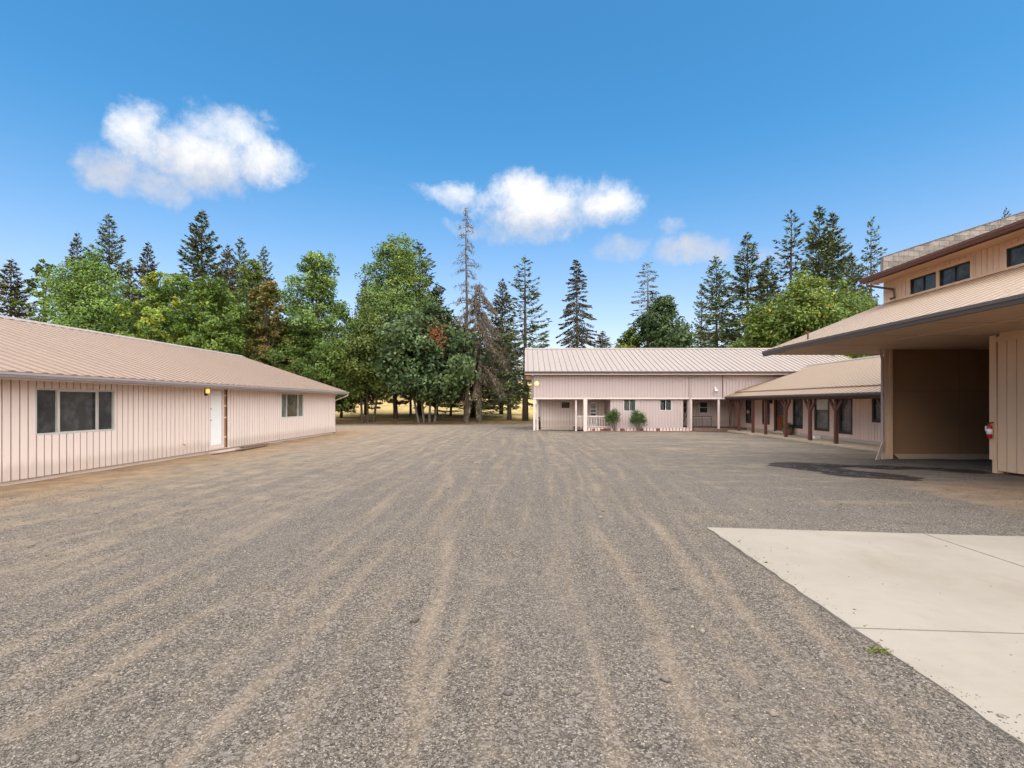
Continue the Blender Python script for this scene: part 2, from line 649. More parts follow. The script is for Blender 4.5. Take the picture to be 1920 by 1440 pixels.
def window(th, wl, a0, a1, z0, z1, fmat, gmat, mull=(), rails=(), fw=.045, proud=.02, depth=.06, curtain=None, sill=None, panes=None):
    """frame (with mullions and rails) and one pane per light"""
    mb = MB()
    wl.box(mb, a0, a1, -depth, proud, z0, z0 + fw)
    wl.box(mb, a0, a1, -depth, proud, z1 - fw, z1)
    wl.box(mb, a0, a0 + fw, -depth, proud, z0 + fw, z1 - fw)
    wl.box(mb, a1 - fw, a1, -depth, proud, z0 + fw, z1 - fw)
    for m in mull:
        wl.box(mb, m - fw * .4, m + fw * .4, -depth, proud - .004, z0 + fw, z1 - fw)
    for r in rails:
        wl.box(mb, a0 + fw, a1 - fw, -depth, proud - .006, r - fw * .4, r + fw * .4)
    f = mb.build('window', fmat, th)
    As = [a0 + fw] + list(mull) + [a1 - fw]
    Zs = [z0 + fw] + list(rails) + [z1 - fw]
    k = 0
    for i in range(len(As) - 1):
        for j in range(len(Zs) - 1):
            m = MB()
            o = -.03 - .012 * ((i + j) % 2)
            wl.box(m, As[i] - .005, As[i + 1] + .005, o - .006, o, Zs[j] - .005, Zs[j + 1] + .005)
            m.build('pane', gmat if panes is None else panes[k % len(panes)], f)
            k += 1
    if curtain:
        m = MB()
        wl.box(m, a0, a1, -.34, -.32, z0, z1)
        m.build('backing', M['dark_room'], f)
        for (c0, c1) in curtain:
            m = MB()
            n = max(6, int((c1 - c0) / .05))
            vs = []
            for i in range(n + 1):
                a = c0 + (c1 - c0) * i / n
                o = -.16 + .025 * math.sin(i * 2.1) + .01 * math.sin(i * .9)
                vs += [wl.pt(a, o, z0 + .03), wl.pt(a, o, z1 - .02)]
            m.add(vs, [(2 * i, 2 * i + 2, 2 * i + 3, 2 * i + 1) for i in range(n)])
            m.build('curtain', M['curtain'], f)
    if sill:
        m = MB()
        wl.box(m, a0 - .03, a1 + .03, -.02, proud + .03, z0 - .05, z0 - .003)
        m.build('sill', sill, f)
    return f


def casing(th, wl, a0, a1, z0, z1, w, mat, proud=.03, bottom=True):
    mb = MB()
    wl.box(mb, a0 - w, a0, -.02, proud, z0 - (w if bottom else 0), z1 + w)
    wl.box(mb, a1, a1 + w, -.02, proud, z0 - (w if bottom else 0), z1 + w)
    wl.box(mb, a0, a1, -.02, proud, z1, z1 + w)
    if bottom:
        wl.box(mb, a0, a1, -.02, proud, z0 - w, z0)
    return mb.build('window_trim', mat, th)


def roof_slope(th, E0, along, up, length, pw, mat, deck_mat=None, rib_h=.045, rib_w=.06, thick=.05, rib_shade_mat=None):
    """a metal roof slope: a deck and ribbed panels laid side by side from E0"""
    E0, along, up = Vector(E0), Vector(along).normalized(), Vector(up)
    nrm = along.cross(up).normalized()
    if nrm.z < 0:
        nrm = -nrm
    mb = MB()
    A = [E0, E0 + along * length, E0 + along * length + up, E0 + up]
    mb.extrude([p - nrm * .004 for p in A], -nrm * thick)
    deck = mb.build('roof', deck_mat or mat, th)
    off = wloc(deck)
    n = int(round(length / pw))
    w = length / n
    h = rib_w / 2
    prof = [(0, 0), (w / 2 - h, 0), (w / 2 - h * .45, rib_h), (w / 2 + h * .45, rib_h), (w / 2 + h, 0), (w, 0)]
    vs, fs = [], []
    for (a, b) in prof:
        p = along * a + nrm * b
        vs += [p, p + up]
    flip = along.cross(up).dot(nrm) > 0
    for i in range(len(prof) - 1):
        q = (2 * i, 2 * i + 2, 2 * i + 3, 2 * i + 1)
        fs.append(q if flip else q[::-1])
    fs.append((2, 4, 6, 8))
    m = MB().add(vs, fs).mesh('roof_panel', mat)
    if rib_shade_mat is not None:
        m.materials.append(rib_shade_mat)
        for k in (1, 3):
            m.polygons[k].material_index = 1  # only the rib sides take the painted shade, the top stays pan colour
    for i in range(n):
        mk('roof_panel', m, deck, E0 + along * (w * i) - off + nrm * random.uniform(0, .002))
    return deck


def gutter(th, p, q, out, mat, size=.12, name='gutter', h=None):
    """K-profile gutter from p to q (top inner edge); out = outward unit vector"""
    p, q, out = Vector(p), Vector(q), Vector(out)
    h = h or size
    up = Vector((0, 0, 1))
    prof = [(0, 0), (0, -h), (size * .65, -h), (size * .85, -h * .55), (size, -h * .45), (size, 0), (size - .008, 0), (size - .008, -h * .4), (size * .8, -h * .5), (.008, -h * .9), (.008, 0)]
    return MB().extrude([p + out * a + up * b for a, b in prof], q - p).build(name, mat, th)


# ------------------------------------------------------------------ terrain


def sstep(t):
    t = np.clip(t, 0, 1)
    return t * t * (3 - 2 * t)


def gz(x, y):
    """height of the gravel yard"""
    x, y = np.asarray(x, float), np.asarray(y, float)
    z = -.24 * sstep((y - 7) / 17) * sstep((x + 9) / 14)
    t = sstep((y - 33) / 29)
    return z * (1 - t) - .65 * t


def fz(x, y):
    """height of the field behind the yard"""
    x, y = np.asarray(x, float), np.asarray(y, float)
    d = np.clip(y - 64, 0, 106)
    z = -.65 + .32 * sstep((y - 62) / 2.2) + .02 * d + .0006 * d * d
    z = z + np.where(y > 66, .25 * np.sin(x * .11 + y * .05) * sstep((y - 66) / 20), 0)
    return np.where(y < 61.5, gz(x, y) - .12, z)


TRACKS = []
_tr = random.Random(17)
for _a in (-9.2, -8.6, -7.7, -7.1, -6.4, -5.95, -5.5, -4.75, -4.3, -3.9, -3.3, -2.8, -2.5, -2.05, -1.75):
    _t = -3.2 + .30 * (_a + 5) + _tr.uniform(-.4, .4)
    TRACKS.append((_a, (_t - _a) / 25, _tr.uniform(.05, .11)))
for _a, _b, _w in ((-1.38, .04, .11), (-1.12, .07, .06), (-.86, -.12, .08), (-.62, .02, .05), (-.1, .03, .05), (.24, .05, .08), (.43, .03, .05), (.62, .04, .06), (.77, .05, .09),
                   (1.0, .05, .05), (1.16, .05, .10), (1.36, .07, .05), (1.75, .09, .09), (2.1, .11, .06), (2.5, .14, .1), (3.3, .17, .12)):
    TRACKS.append((_a, _b, _w))


def track_mask(x, y):
    m = np.zeros_like(x)
    for k, (a, b, w) in enumerate(TRACKS):
        c = a + b * (y - 5) + .09 * np.sin(y * .45 + k * 2.1) + .03 * np.sin(y * 1.7 + k)
        m = np.maximum(m, np.exp(-((x - c) / w) ** 2) * (.55 + .3 * np.sin(y * .8 + k * 1.7) + .15 * np.sin(y * 2.3 + k)) * (.45 + .55 * ((k * 7) % 10) / 9))
    return m


def grid_mesh(name, xs, ys, zf, mat):
    X, Y = np.meshgrid(xs, ys)
    Z = zf(X, Y)
    co = np.stack([X, Y, Z], -1).reshape(-1, 3).astype(np.float32)
    ny, nx = X.shape
    idx = np.arange(ny * nx).reshape(ny, nx)
    q = np.stack([idx[:-1, :-1], idx[:-1, 1:], idx[1:, 1:], idx[1:, :-1]], -1).reshape(-1, 4)
    return np_mesh(name, co, q, mat, smooth=True)


def np_mesh(name, co, faces, mat, tint=None, smooth=False):
    me = bpy.data.meshes.new(name)
    nf, k = faces.shape
    me.vertices.add(len(co))
    me.vertices.foreach_set('co', np.ascontiguousarray(co, np.float32).ravel())
    me.loops.add(nf * k)
    me.loops.foreach_set('vertex_index', np.ascontiguousarray(faces, np.int32).ravel())
    me.polygons.add(nf)
    me.polygons.foreach_set('loop_start', np.arange(0, nf * k, k, dtype=np.int32))
    if smooth:
        me.polygons.foreach_set('use_smooth', np.ones(nf, bool))
    if tint is not None:
        at = me.attributes.new('tint', 'FLOAT', 'FACE')
        at.data.foreach_set('value', np.ascontiguousarray(tint, np.float32))
    me.update(calc_edges=True)
    me.materials.append(mat)
    return me


def gravel_material():
    m, t, b = new_mat('yard_gravel')
    pos = t.node('ShaderNodeNewGeometry').outputs['Position']
    x, y, z = t.sep(pos)
    v1 = t.node('ShaderNodeTexVoronoi')
    t.l.new(pos, v1.inputs['Vector'])
    v1.inputs['Scale'].default_value = 95
    v2 = t.node('ShaderNodeTexVoronoi')
    t.l.new(pos, v2.inputs['Vector'])
    v2.inputs['Scale'].default_value = 42
    r1 = t.sep(v1.outputs['Color'])[0]
    r2 = t.sep(v2.outputs['Color'])[1]
    stone = t.ramp(r1, [(0, (.042, .037, .034)), (.35, (.10, .085, .074)), (.7, (.17, .143, .122)), (.93, (.28, .232, .19)), (1, (.43, .37, .31))])
    stone = t.mix(t.smooth(r2, .8, .95), stone, (.23, .20, .185))
    fine = t.noise(pos, 190, 2, .6)
    stone = t.mix(t.smooth(fine, .35, .75), t.mix(1.0, stone, (.6, .6, .6), 'MULTIPLY'), stone)
    # dusty fines: patches, streaks left by wheels
    big = t.noise(pos, .33, 5, .62)
    med = t.noise(pos, 1.7, 5, .65)
    wob = t.vmath('MULTIPLY', t.vmath('SUBTRACT', t.noise(pos, .22, 2, .5, out=1), (.5, .5, .5)), (.7, 0, 0))
    wpos = t.vmath('ADD', pos, wob)
    strk = t.noise(t.mapping(wpos, (3.4, .13, 1), rot=(0, 0, .06)), 1.0, 6, .66)
    strk2 = t.noise(t.mapping(pos, (.25, 1.6, 1), rot=(0, 0, .12)), 1.0, 5, .62)
    right = t.smooth(x, 1.5, 7)
    streak = t.mix(right, strk, strk2)
    far = t.smooth(y, 6, 26)
    dust = t.math('ADD', t.math('MULTIPLY', streak, .75), t.math('MULTIPLY', med, .5))
    dust = t.math('ADD', dust, t.math('MULTIPLY', big, .25))
    dust = t.math('ADD', dust, t.math('MULTIPLY', far, .10))
    dust = t.math('ADD', dust, t.smooth(x, -9.5, -2.0, .17, 0))
    dustm = t.smooth(dust, .72, 1.12)
    ta = t.node('ShaderNodeAttribute')
    ta.attribute_name = 'track'
    tr = ta.outputs['Fac']
    tr = t.math('MULTIPLY', tr, t.smooth(t.math('ADD', t.noise(pos, 2.6, 5, .7), t.math('MULTIPLY', strk, .4)), .42, .76))
    tr = t.math('MULTIPLY', tr, t.smooth(y, 16, 40, 1, .25))
    dustm = t.math('MAXIMUM', dustm, t.math('MULTIPLY', tr, .8))
    keep = t.smooth(t.math('SUBTRACT', v2.outputs['Distance'], t.math('MULTIPLY', r1, .25)), -.05, .3)
    dustm = t.math('MULTIPLY', dustm, t.math('MULTIPLY_ADD', keep, .45, .5))
    dcol = t.mix(t.smooth(med, .35, .7), (.225, .165, .112), (.295, .225, .16))
    cc = t.mix(t.math('MULTIPLY', dustm, .78), stone, dcol)
    # bare brown earth along the left shed and in front of the barn
    e1 = t.smooth(t.math('ADD', x, t.math('MULTIPLY', t.math('SUBTRACT', big, .5), 3.0)), -10.9, -8.2, 1, 0)
    e1 = t.math('MULTIPLY', e1, t.smooth(y, 33, 40, 1, 0))
    e2 = t.math('MULTIPLY', t.smooth(t.math('ADD', x, t.math('MULTIPLY', t.math('SUBTRACT', big, .5), 6.0)), 7.4, 9.6), t.smooth(y, 13.4, 11.4))
    e2 = t.math('MULTIPLY', e2, t.smooth(y, 7.5, 9.5))
    ecol = t.mix(t.smooth(med, .3, .7), (.22, .135, .075), (.32, .215, .13))
    earth = t.math('MULTIPLY', t.math('MAXIMUM', e1, t.math('MULTIPLY', e2, .8)), t.math('MULTIPLY_ADD', med, .7, .45), clamp=True)
    cc = t.mix(earth, cc, ecol)
    cc = t.mix(t.smooth(big, .35, .68, .0, .28), cc, (.11, .10, .098))
    # damp patch by the barn with its own outline
    wn = t.noise(pos, .9, 4, .6, out=1)
    wv = t.vmath('ADD', pos, t.vmath('MULTIPLY', t.vmath('SUBTRACT', wn, (.5, .5, .5)), (1.5, 1.5, 0)))
    wx, wy, wz = t.sep(wv)

    def capsule(ax, ay, bx, by, r):
        lx, ly = bx - ax, by - ay
        L2 = lx * lx + ly * ly
        px = t.math('SUBTRACT', wx, ax)
        py = t.math('SUBTRACT', wy, ay)
        h = t.math('MULTIPLY', t.math('ADD', t.math('MULTIPLY', px, lx), t.math('MULTIPLY', py, ly)), 1 / L2, clamp=True)
        qx = t.math('SUBTRACT', px, t.math('MULTIPLY', h, lx))
        qy = t.math('SUBTRACT', py, t.math('MULTIPLY', h, ly))
        d2 = t.math('SQRT', t.math('ADD', t.math('MULTIPLY', qx, qx), t.math('MULTIPLY', qy, qy)))
        return t.math('SUBTRACT', d2, r)
    wd = t.math('MINIMUM', capsule(8.5, 16.6, 9.3, 13.6, .80), capsule(9.2, 16.9, 12.8, 15.0, .52))
    wet = t.smooth(wd, -.03, .05, 1, 0)
    pud = t.math('MULTIPLY', t.smooth(wd, -.5, -.3, 1, 0), t.smooth(t.noise(pos, 2.2, 4, .6), .5, .58))
    cc = t.mix(t.math('MULTIPLY', wet, .9), cc, t.mix(1.0, cc, (.17, .16, .175), 'MULTIPLY'))
    t.l.new(cc, b.inputs['Base Color'])
    b.inputs['Roughness'].default_value = .95
    t.l.new(t.math('SUBTRACT', t.math('SUBTRACT', .96, t.math('MULTIPLY', wet, .12)), t.math('MULTIPLY', pud, .72)), b.inputs['Roughness'])
    t.l.new(t.math('MULTIPLY_ADD', pud, .5, .10), b.inputs['Specular IOR Level'])
    hgt = t.math('ADD', t.math('MULTIPLY', v1.outputs['Distance'], -1.0), t.math('MULTIPLY', v2.outputs['Distance'], -1.3))
    hgt = t.math('MULTIPLY', hgt, t.math('SUBTRACT', 1.0, t.math('MULTIPLY', tr, .65)))
    hgt = t.math('ADD', hgt, t.math('MULTIPLY', fine, .25))
    n1 = t.bump(hgt, .62, .010)
    n2 = t.bump(t.math('ADD', strk, t.math('MULTIPLY', med, .5)), .55, .05, n1)
    t.l.new(n2, b.inputs['Normal'])
    return m


def field_material():
    m, t, b = new_mat('dry_grass_field')
    pos = t.node('ShaderNodeNewGeometry').outputs['Position']
    x, y, z = t.sep(pos)
    n1 = t.noise(pos, .08, 5, .6)
    n2 = t.noise(pos, 1.3, 6, .7)
    n3 = t.noise(t.mapping(pos, (1, .3, 1)), .45, 5, .65)
    cc = t.mix(t.smooth(n2, .3, .7), (.33, .225, .10), (.52, .375, .175))
    cc = t.mix(t.math('MULTIPLY', t.smooth(n3, .48, .68), .8), cc, (.17, .175, .05))
    cc = t.mix(t.math('MULTIPLY', t.smooth(n1, .5, .65), .6), cc, (.22, .22, .065))
    bank = t.smooth(t.math('ADD', y, t.math('MULTIPLY', n3, 1.2)), 65.5, 67.5, 1, 0)
    cc = t.mix(t.math('MULTIPLY', bank, .8), cc, t.mix(n2, (.08, .05, .028), (.19, .115, .06)))
    t.l.new(cc, b.inputs['Base Color'])
    b.inputs['Roughness'].default_value = 1.0
    b.inputs['Specular IOR Level'].default_value = .05
    t.l.new(t.bump(n2, .9, .15), b.inputs['Normal'])
    return m


def slab_material():
    m, t, b = new_mat('slab_concrete')
    pos = t.node('ShaderNodeNewGeometry').outputs['Position']
    n1 = t.noise(pos, .8, 6, .65)
    n2 = t.noise(pos, 6, 5, .7)
    n3 = t.noise(pos, 130, 3, .6)
    v = t.voronoi(pos, 7.0)
    sp = t.smooth(v, .012, .05, 1, 0)
    strk = t.noise(t.mapping(pos, (.7, 6, 1), rot=(0, 0, .3)), 1.0, 5, .6)
    cc = t.mix(t.smooth(n1, .3, .72), (.262, .232, .20), (.228, .20, .17))
    cc = t.mix(t.math('MULTIPLY', t.smooth(n2, .45, .8), .35), cc, (.215, .18, .14))
    cc = t.mix(t.math('MULTIPLY', t.smooth(strk, .55, .75), .3), cc, (.225, .185, .15))
    cc = t.mix(t.math('MULTIPLY', t.smooth(n3, .55, .75), .25), cc, (.21, .17, .14))
    n4 = t.noise(t.mapping(pos, (.5, .22, 1), rot=(0, 0, .15)), 1.0, 6, .7)
    cc = t.mix(t.math('MULTIPLY', t.smooth(n4, .5, .72), .4), cc, (.17, .135, .105))
    cc = t.mix(t.math('MULTIPLY', sp, t.smooth(n2, .5, .62)), cc, (.10, .085, .07))
    t.l.new(cc, b.inputs['Base Color'])
    b.inputs['Roughness'].default_value = .88
    b.inputs['Specular IOR Level'].default_value = .2
    t.l.new(t.bump(t.math('ADD', n3, t.math('MULTIPLY', n2, .6)), .25, .004), b.inputs['Normal'])
    return m


def axis_pts(lo, hi, mid0, mid1, fine, grow=1.12):
    pts = list(np.arange(mid0, mid1, fine))
    s, p = fine, mid0
    left = []
    while p > lo:
        s *= grow
        p -= s
        left.append(max(p, lo))
    s, p = fine, pts[-1]
    right = []
    while p < hi:
        s *= grow
        p += s
        right.append(min(p, hi))
    return np.array(left[::-1] + pts + right)


def relief(x, y):
    r = .010 * np.sin(x * 2.3 + .4 * np.sin(y * .5)) + .008 * np.sin(x * 5.1 + y * .35 + 1.2) + .006 * np.sin(y * 3.1 + x * 1.3)
    r = r - .018 * track_mask(x, y)
    r = np.where((x > 2.4) & (y < 8), np.minimum(r, .004), r)
    return r * sstep((y + 2) / 4) * sstep((40 - y) / 20)


def build_ground():
    g = mk('field', grid_mesh('field', axis_pts(-900, 900, -60, 70, 2.0, 1.25), np.concatenate([np.array([-300, -100, -30]), np.arange(-10, 61, 5), np.arange(61.5, 70, .5), np.arange(70, 190, 3), np.array([200, 230, 280, 400, 700, 1200])]), fz, field_material()))
    tag(g, 'dry tan and green grass field rising behind the gravel yard', None, kind='structure')

    def zz(x, y):
        return gz(x, y) + relief(x, y)
    xs = axis_pts(-90, 90, -9.5, 7, .07, 1.09)
    ys = axis_pts(-20, 62.6, 1.0, 11, .07, 1.05)
    gm = grid_mesh('gravel_yard', xs, ys, zz, gravel_material())
    GX, GY = np.meshgrid(xs, ys)
    ta = gm.attributes.new('track', 'FLOAT', 'POINT')
    ta.data.foreach_set('value', track_mask(GX, GY).astype(np.float32).ravel())
    g = mk('gravel_yard', gm)
    tag(g, 'grey brown gravel yard with pale wheel tracks', None, kind='structure')
    # loose stones lying on the near part of the yard
    m, t, b = new_mat('loose_stones')
    at = t.node('ShaderNodeAttribute')
    at.attribute_name = 'tint'
    t.l.new(t.ramp(at.outputs['Fac'], [(0, (.05, .044, .041)), (.4, (.13, .112, .098)), (.75, (.215, .182, .155)), (.93, (.35, .30, .25)), (.97, (.38, .24, .15)), (1, (.5, .46, .42))]), b.inputs['Base Color'])
    b.inputs['Roughness'].default_value = .9
    b.inputs['Specular IOR Level'].default_value = .2
    N = 150000
    y = 2.1 + 9.5 * rng.random(N) ** 1.9
    x = (rng.random(N) * 2 - 1) * (y * 1.05 + .4)
    tm = track_mask(x, y)
    clump = np.sin(x * 1.9 + 1.3 * np.sin(y * .9)) * np.sin(y * 1.4 + x * .7)
    onpad = (x > 2.66) & (y < 7.75 - .127 * (x - 2.67))
    ok = (rng.random(N) > tm * .9) & (rng.random(N) < .62 + .38 * clump) & (x > -10.5) & (~onpad | (rng.random(N) < .005 + .5 * np.exp(-np.maximum(x - 2.66, 0) / .11)))
    x, y = x[ok], y[ok]
    N = len(x)
    s = np.exp(rng.normal(math.log(.0044), .36, N)) * (1 + .04 * y)
    big = rng.random(N) < .0025
    s[big] *= rng.uniform(2.0, 3.6, big.sum())
    base = np.array([(1, 0, 0), (0, 1, 0), (-1, 0, 0), (0, -1, 0), (0, 0, 1), (0, 0, -1)], float)
    co = base[None] * (1 + .45 * (rng.random((N, 6, 1)) - .5)) + .28 * (rng.random((N, 6, 3)) - .5)
    co *= s[:, None, None] * np.stack([rng.uniform(.8, 1.5, N), rng.uniform(.7, 1.1, N), rng.uniform(.45, .8, N)], -1)[:, None, :]
    a = rng.random(N) * 2 * np.pi
    ca, sa = np.cos(a)[:, None], np.sin(a)[:, None]
    co = np.stack([co[..., 0] * ca - co[..., 1] * sa, co[..., 0] * sa + co[..., 1] * ca, co[..., 2]], -1)
    onpad = (x > 2.66) & (y < 7.75 - .127 * (x - 2.67))
    co += np.stack([x, y, np.where(onpad, .014, zz(x, y)) + s * .25], -1)[:, None, :]
    tri = np.array([(0, 1, 4), (1, 2, 4), (2, 3, 4), (3, 0, 4), (1, 0, 5), (2, 1, 5), (3, 2, 5), (0, 3, 5)])
    faces = (tri[None] + (np.arange(N) * 6)[:, None, None]).reshape(-1, 3)
    tint = np.repeat(np.clip(rng.beta(2, 2.4, N) * .95 + .03 * rng.random(N), 0, 1), 8)
    o = mk('loose_gravel', np_mesh('loose_gravel', co.reshape(-1, 3), faces, m, tint))
    tag(o, 'loose grey stones scattered over the yard gravel', 'gravel', kind='stuff')
    # concrete pad, poured in slabs
    pad = thing('concrete_pad', 'pale concrete pad in the near right corner of the yard', None, (4.5, 4, 0))
    pad['kind'] = 'structure'
    sm = slab_material()
    fx = lambda X: 7.7 - .127 * (X - 2.67)
    jx = lambda X: 4.26 - .08 * (X - 2.68)
    kx = lambda X: .85 - .08 * (X - 2.68)
    gj = .011
    cols = [(2.68, 5.58 - gj), (5.58 + gj, 8.5 - gj), (8.5 + gj, 11.4)]
    rr = random.Random(3)
    for (c0, c1) in cols:
        for (lo, hi) in ((jx, fx), (kx, jx), (lambda X: -2.5, kx)):
            poly = []
            g0 = gj if hi is not fx else 0
            n = 14
            if c0 < 2.7:                       # ragged free edge
                ys2 = np.linspace(lo(c0) + gj, hi(c0) - g0, 26)
                left = [(c0 + rr.uniform(-.012, .012), yy) for yy in ys2]
            else:
                left = [(c0, lo(c0) + gj), (c0, hi(c0) - g0)]
            top = [(c0 + (c1 - c0) * k / n, hi(c0 + (c1 - c0) * k / n) - g0 + (rr.uniform(-.01, .01) if hi is fx else 0)) for k in range(1, n)]
            poly = left + top + [(c1, hi(c1) - g0), (c1, lo(c1) + gj)]
            mb = MB().extrude([(px, py, -.14) for px, py in poly], (0, 0, .154))
            mb.build('slab', sm, pad)
    tag(pad, 'pale concrete pad in the near right corner of the yard', None, kind='structure')
    mb = MB().box(2.72, 11.3, -2.4, 6.45, -.13, -.012)
    mb.build('joint_fill', M['board_brown'], pad)


build_ground()

# ------------------------------------------------------------------ left shed: long pink outbuilding


def build_left():
    XW, XE, XR = -11.6, -10.98, -17.5
    Y0, Y1 = 3.0, 31.75
    th = thing('outbuilding', 'long low pink outbuilding with tan metal roof along the left side', 'building', (-17.5, 18, 0))
    wl = Wall('x', XW, 1)
    z0, z1 = .09, 2.52
    win1 = (12.34, 14.74, 1.07, 2.2)
    win2 = (24.8, 27.26, 1.12, 2.3)
    door = (19.2, 20.32, .12, 2.36)
    siding(th, wl, Y0, Y1, z0, z1, [win1, win2, door], .2035, M['pink'], M['groove'])
    mb = MB()
    mb.box(XW - .14, XW - .02, Y0, Y1 - .02, -.25, z0 - .004)
    mb.build('foundation', M['found'], th)
    mb = MB()          # the other walls
    mb.box(-23.4, XW - .125, Y1 - .12, Y1, -.2, 2.45)
    mb.box(-23.4, XW - .125, Y0, Y0 + .12, -.2, 2.45)
    mb.box(-23.4, -23.28, Y0 + .13, Y1 - .13, -.2, 2.45)
    mb.build('end_wall', M['pink'], th)
    for yy in (Y0, Y1 - .1):
        MB().extrude([(-23.35, yy, 2.46), (XW - .13, yy, 2.46), (XR, yy, 4.5)], (0, .1, 0)).build('gable', M['pink'], th)
    MB().box(XW - .01, XW + .035, Y1 - .015, Y1 + .05, -.02, 2.5).build('corner_trim', M['white_trim'], th)
    MB().box(XW - .05, XW + .05, Y1 - .1, Y1 + .06, -.2, .07).build('foundation_block', M['mortar'], th)
    # roof
    ze, zr = 2.52, 4.70
    Y0r, Y1r = Y0 - .5, 32.25
    roof_slope(th, (XE, Y0r, ze), (0, 1, 0), (XR - XE, 0, zr - ze), Y1r - Y0r, .385, M['roof_tan'], rib_shade_mat=M['rib_shade_tan'], rib_w=.20, rib_h=.026)
    roof_slope(th, (2 * XR - XE, Y0r, ze), (0, 1, 0), (XE - XR, 0, zr - ze), Y1r - Y0r, .385, M['roof_tan'], rib_shade_mat=M['rib_shade_tan'], rib_w=.20, rib_h=.026)
    pr = [(XR - .2, zr - .045), (XR, zr + .05), (XR + .2, zr - .045), (XR + .2, zr - .03), (XR, zr + .068), (XR - .2, zr - .03)]
    MB().extrude([(a, Y0r - .02, c) for a, c in pr], (0, Y1r - Y0r + .04, 0)).build('ridge_cap', M['roof_pale'], th)
    for s in (1, -1):
        p, q = Vector((XR, 0, zr - .05)), Vector((XR + s * (XR - XE), 0, ze - .05))
        for yy in (Y0r, Y1r - .03):
            MB().extrude([(p.x, yy, p.z - .16), (q.x, yy, q.z - .14), (q.x, yy, q.z), (p.x, yy, p.z)], (0, .028, 0)).build('rake_board', M['white_trim'], th)
    MB().box(XE - .03, XE - .005, Y0r, Y1r, ze - .17, ze - .06).build('fascia', M['white_trim'], th)
    MB().box(XW + .016, XE - .032, Y0r, Y1r - .04, ze - .15, ze - .13).build('soffit', M['pink'], th)
    gutter(th, (XE, Y0r, ze - .02), (XE, Y1r + .03, ze - .02), (1, 0, 0), M['grey_gutter'], .11)
    MB().tube([(XE + .04, Y1r - .05, ze - .13), (XE + .04, Y1r - .05, ze - .22), (XW - .02, Y1 + .1, ze - .55), (XW - .02, Y1 + .1, .02)], .038, 8).build('downspout', M['white_trim'], th)
    # windows
    y0, y1, a, b = win1
    f = window(th, wl, y0, y1, a, b, M['alu'], M['glass'], mull=(12.95, 14.16), fw=.045, proud=.028)
    mb = MB()          # the sliding middle sash stands proud
    for (p0, p1, q0, q1) in ((12.97, 14.15, b - .07, b - .04), (12.97, 14.15, a + .03, a + .055), (12.97, 13.0, a + .055, b - .07), (14.1, 14.15, a + .055, b - .07)):
        wl.box(mb, p0, p1, .0, .024, q0, q1)
    mb.build('sash', M['alu'], f)
    y0, y1, a, b = win2
    window(th, wl, y0, y1, a, b, M['alu'], M['glass'], mull=(25.4, 26.66), fw=.045, proud=.024, panes=[M['glass_pale'], M['glass'], M['glass_pale']])
    # door with its unfinished jamb
    mb = MB()
    wl.box(mb, 19.24, 20.0, -.07, -.03, .26, 2.3)
    d = mb.build('door', M['white_door'], th)
    mb = MB()
    wl.box(mb, 19.26, 19.98, -.031, -.022, .30, 2.27)
    mb.build('door_skin', M['white_door'], d)
    for zz in (1.2, 1.62):
        p = wl.pt(19.29, -.012, zz)
        MB().sphere(p, .03, 8, 6).build('door_knob', M['black'], d, True)
    mb = MB()
    wl.box(mb, 19.2, 19.24, -.1, .02, .12, 2.36)
    wl.box(mb, 20.0, 20.09, -.1, .02, .12, 2.36)
    wl.box(mb, 19.24, 20.0, -.1, .016, 2.3, 2.36)
    wl.box(mb, 19.24, 20.0, -.1, .03, .12, .25)
    mb.build('door_frame', M['white_trim'], th)
    mb = MB()
    wl.box(mb, 20.09, 20.30, -.11, -.04, .12, 2.36)
    j = mb.build('jamb_gap', M['raw_wood'], th)
    for zz in (.5, 1.25, 1.7, 2.1):
        mb = MB()
        wl.box(mb, 20.1, 20.29, -.039, -.01, zz, zz + .05)
        mb.build('shim', M['white_trim'], j)
    mb = MB()
    wl.box(mb, 17.62, 17.7, .014, .03, .28, .42)
    mb.build('outlet_cover', M['white_trim'], th)
    p = wl.pt(17.66, .03, .44)
    MB().tube([p, (p[0] + .06, p[1], p[2]), (p[0] + .09, p[1], p[2] - .05)], .014, 6).build('spigot', M['raw_wood'], th)
    # lantern beside the door
    lp = wl.pt(18.93, .014, 2.1)
    lt = thing('wall_lantern', 'small black lit wall lantern beside the white door', 'lamp', lp)
    x, y, z = lp
    MB().box(x, x + .03, y - .08, y + .08, z, z + .28).build('back_plate', M['black'], lt)
    MB().box(x + .031, x + .15, y - .07, y + .07, z + .25, z + .285).build('lantern_cap', M['black'], lt)
    MB().box(x + .04, x + .13, y - .05, y + .05, z + .09, z + .249).build('lamp_glass', M['bulb'], lt)
    # step and planks under the door
    mb = MB()
    mb.box(XW + .04, XW + .5, 18.95, 20.6, -.03, .045)
    mb.build_top('door_step', M['found'], 'low pale concrete step below the white door', 'step')
    for k, (y0, y1, dx, rz) in enumerate(((18.5, 20.4, .58, .02), (19.9, 22.2, .62, -.03), (20.7, 22.6, .42, .05))):
        mb = MB()
        cy = (y0 + y1) / 2
        hl = (y1 - y0) / 2
        s, c = math.sin(rz), math.cos(rz)
        pts = [(-hl, -.09), (hl, -.07), (hl, .08), (-hl, .09)]
        mb.extrude([(XW + dx + l * s + q * c, cy + l * c - q * s, .0 + .03 * k) for l, q in pts], (0, 0, .035))
        mb.build_top('loose_plank', M['old_wood'], ['dark weathered plank lying nearest the yard under the white door', 'dark weathered plank lying right of the white door step', 'dark weathered plank lying tight against the pink wall right of the door'][k], 'plank', 'loose planks by the white door')


build_left()

# ------------------------------------------------------------------ far building with the porch


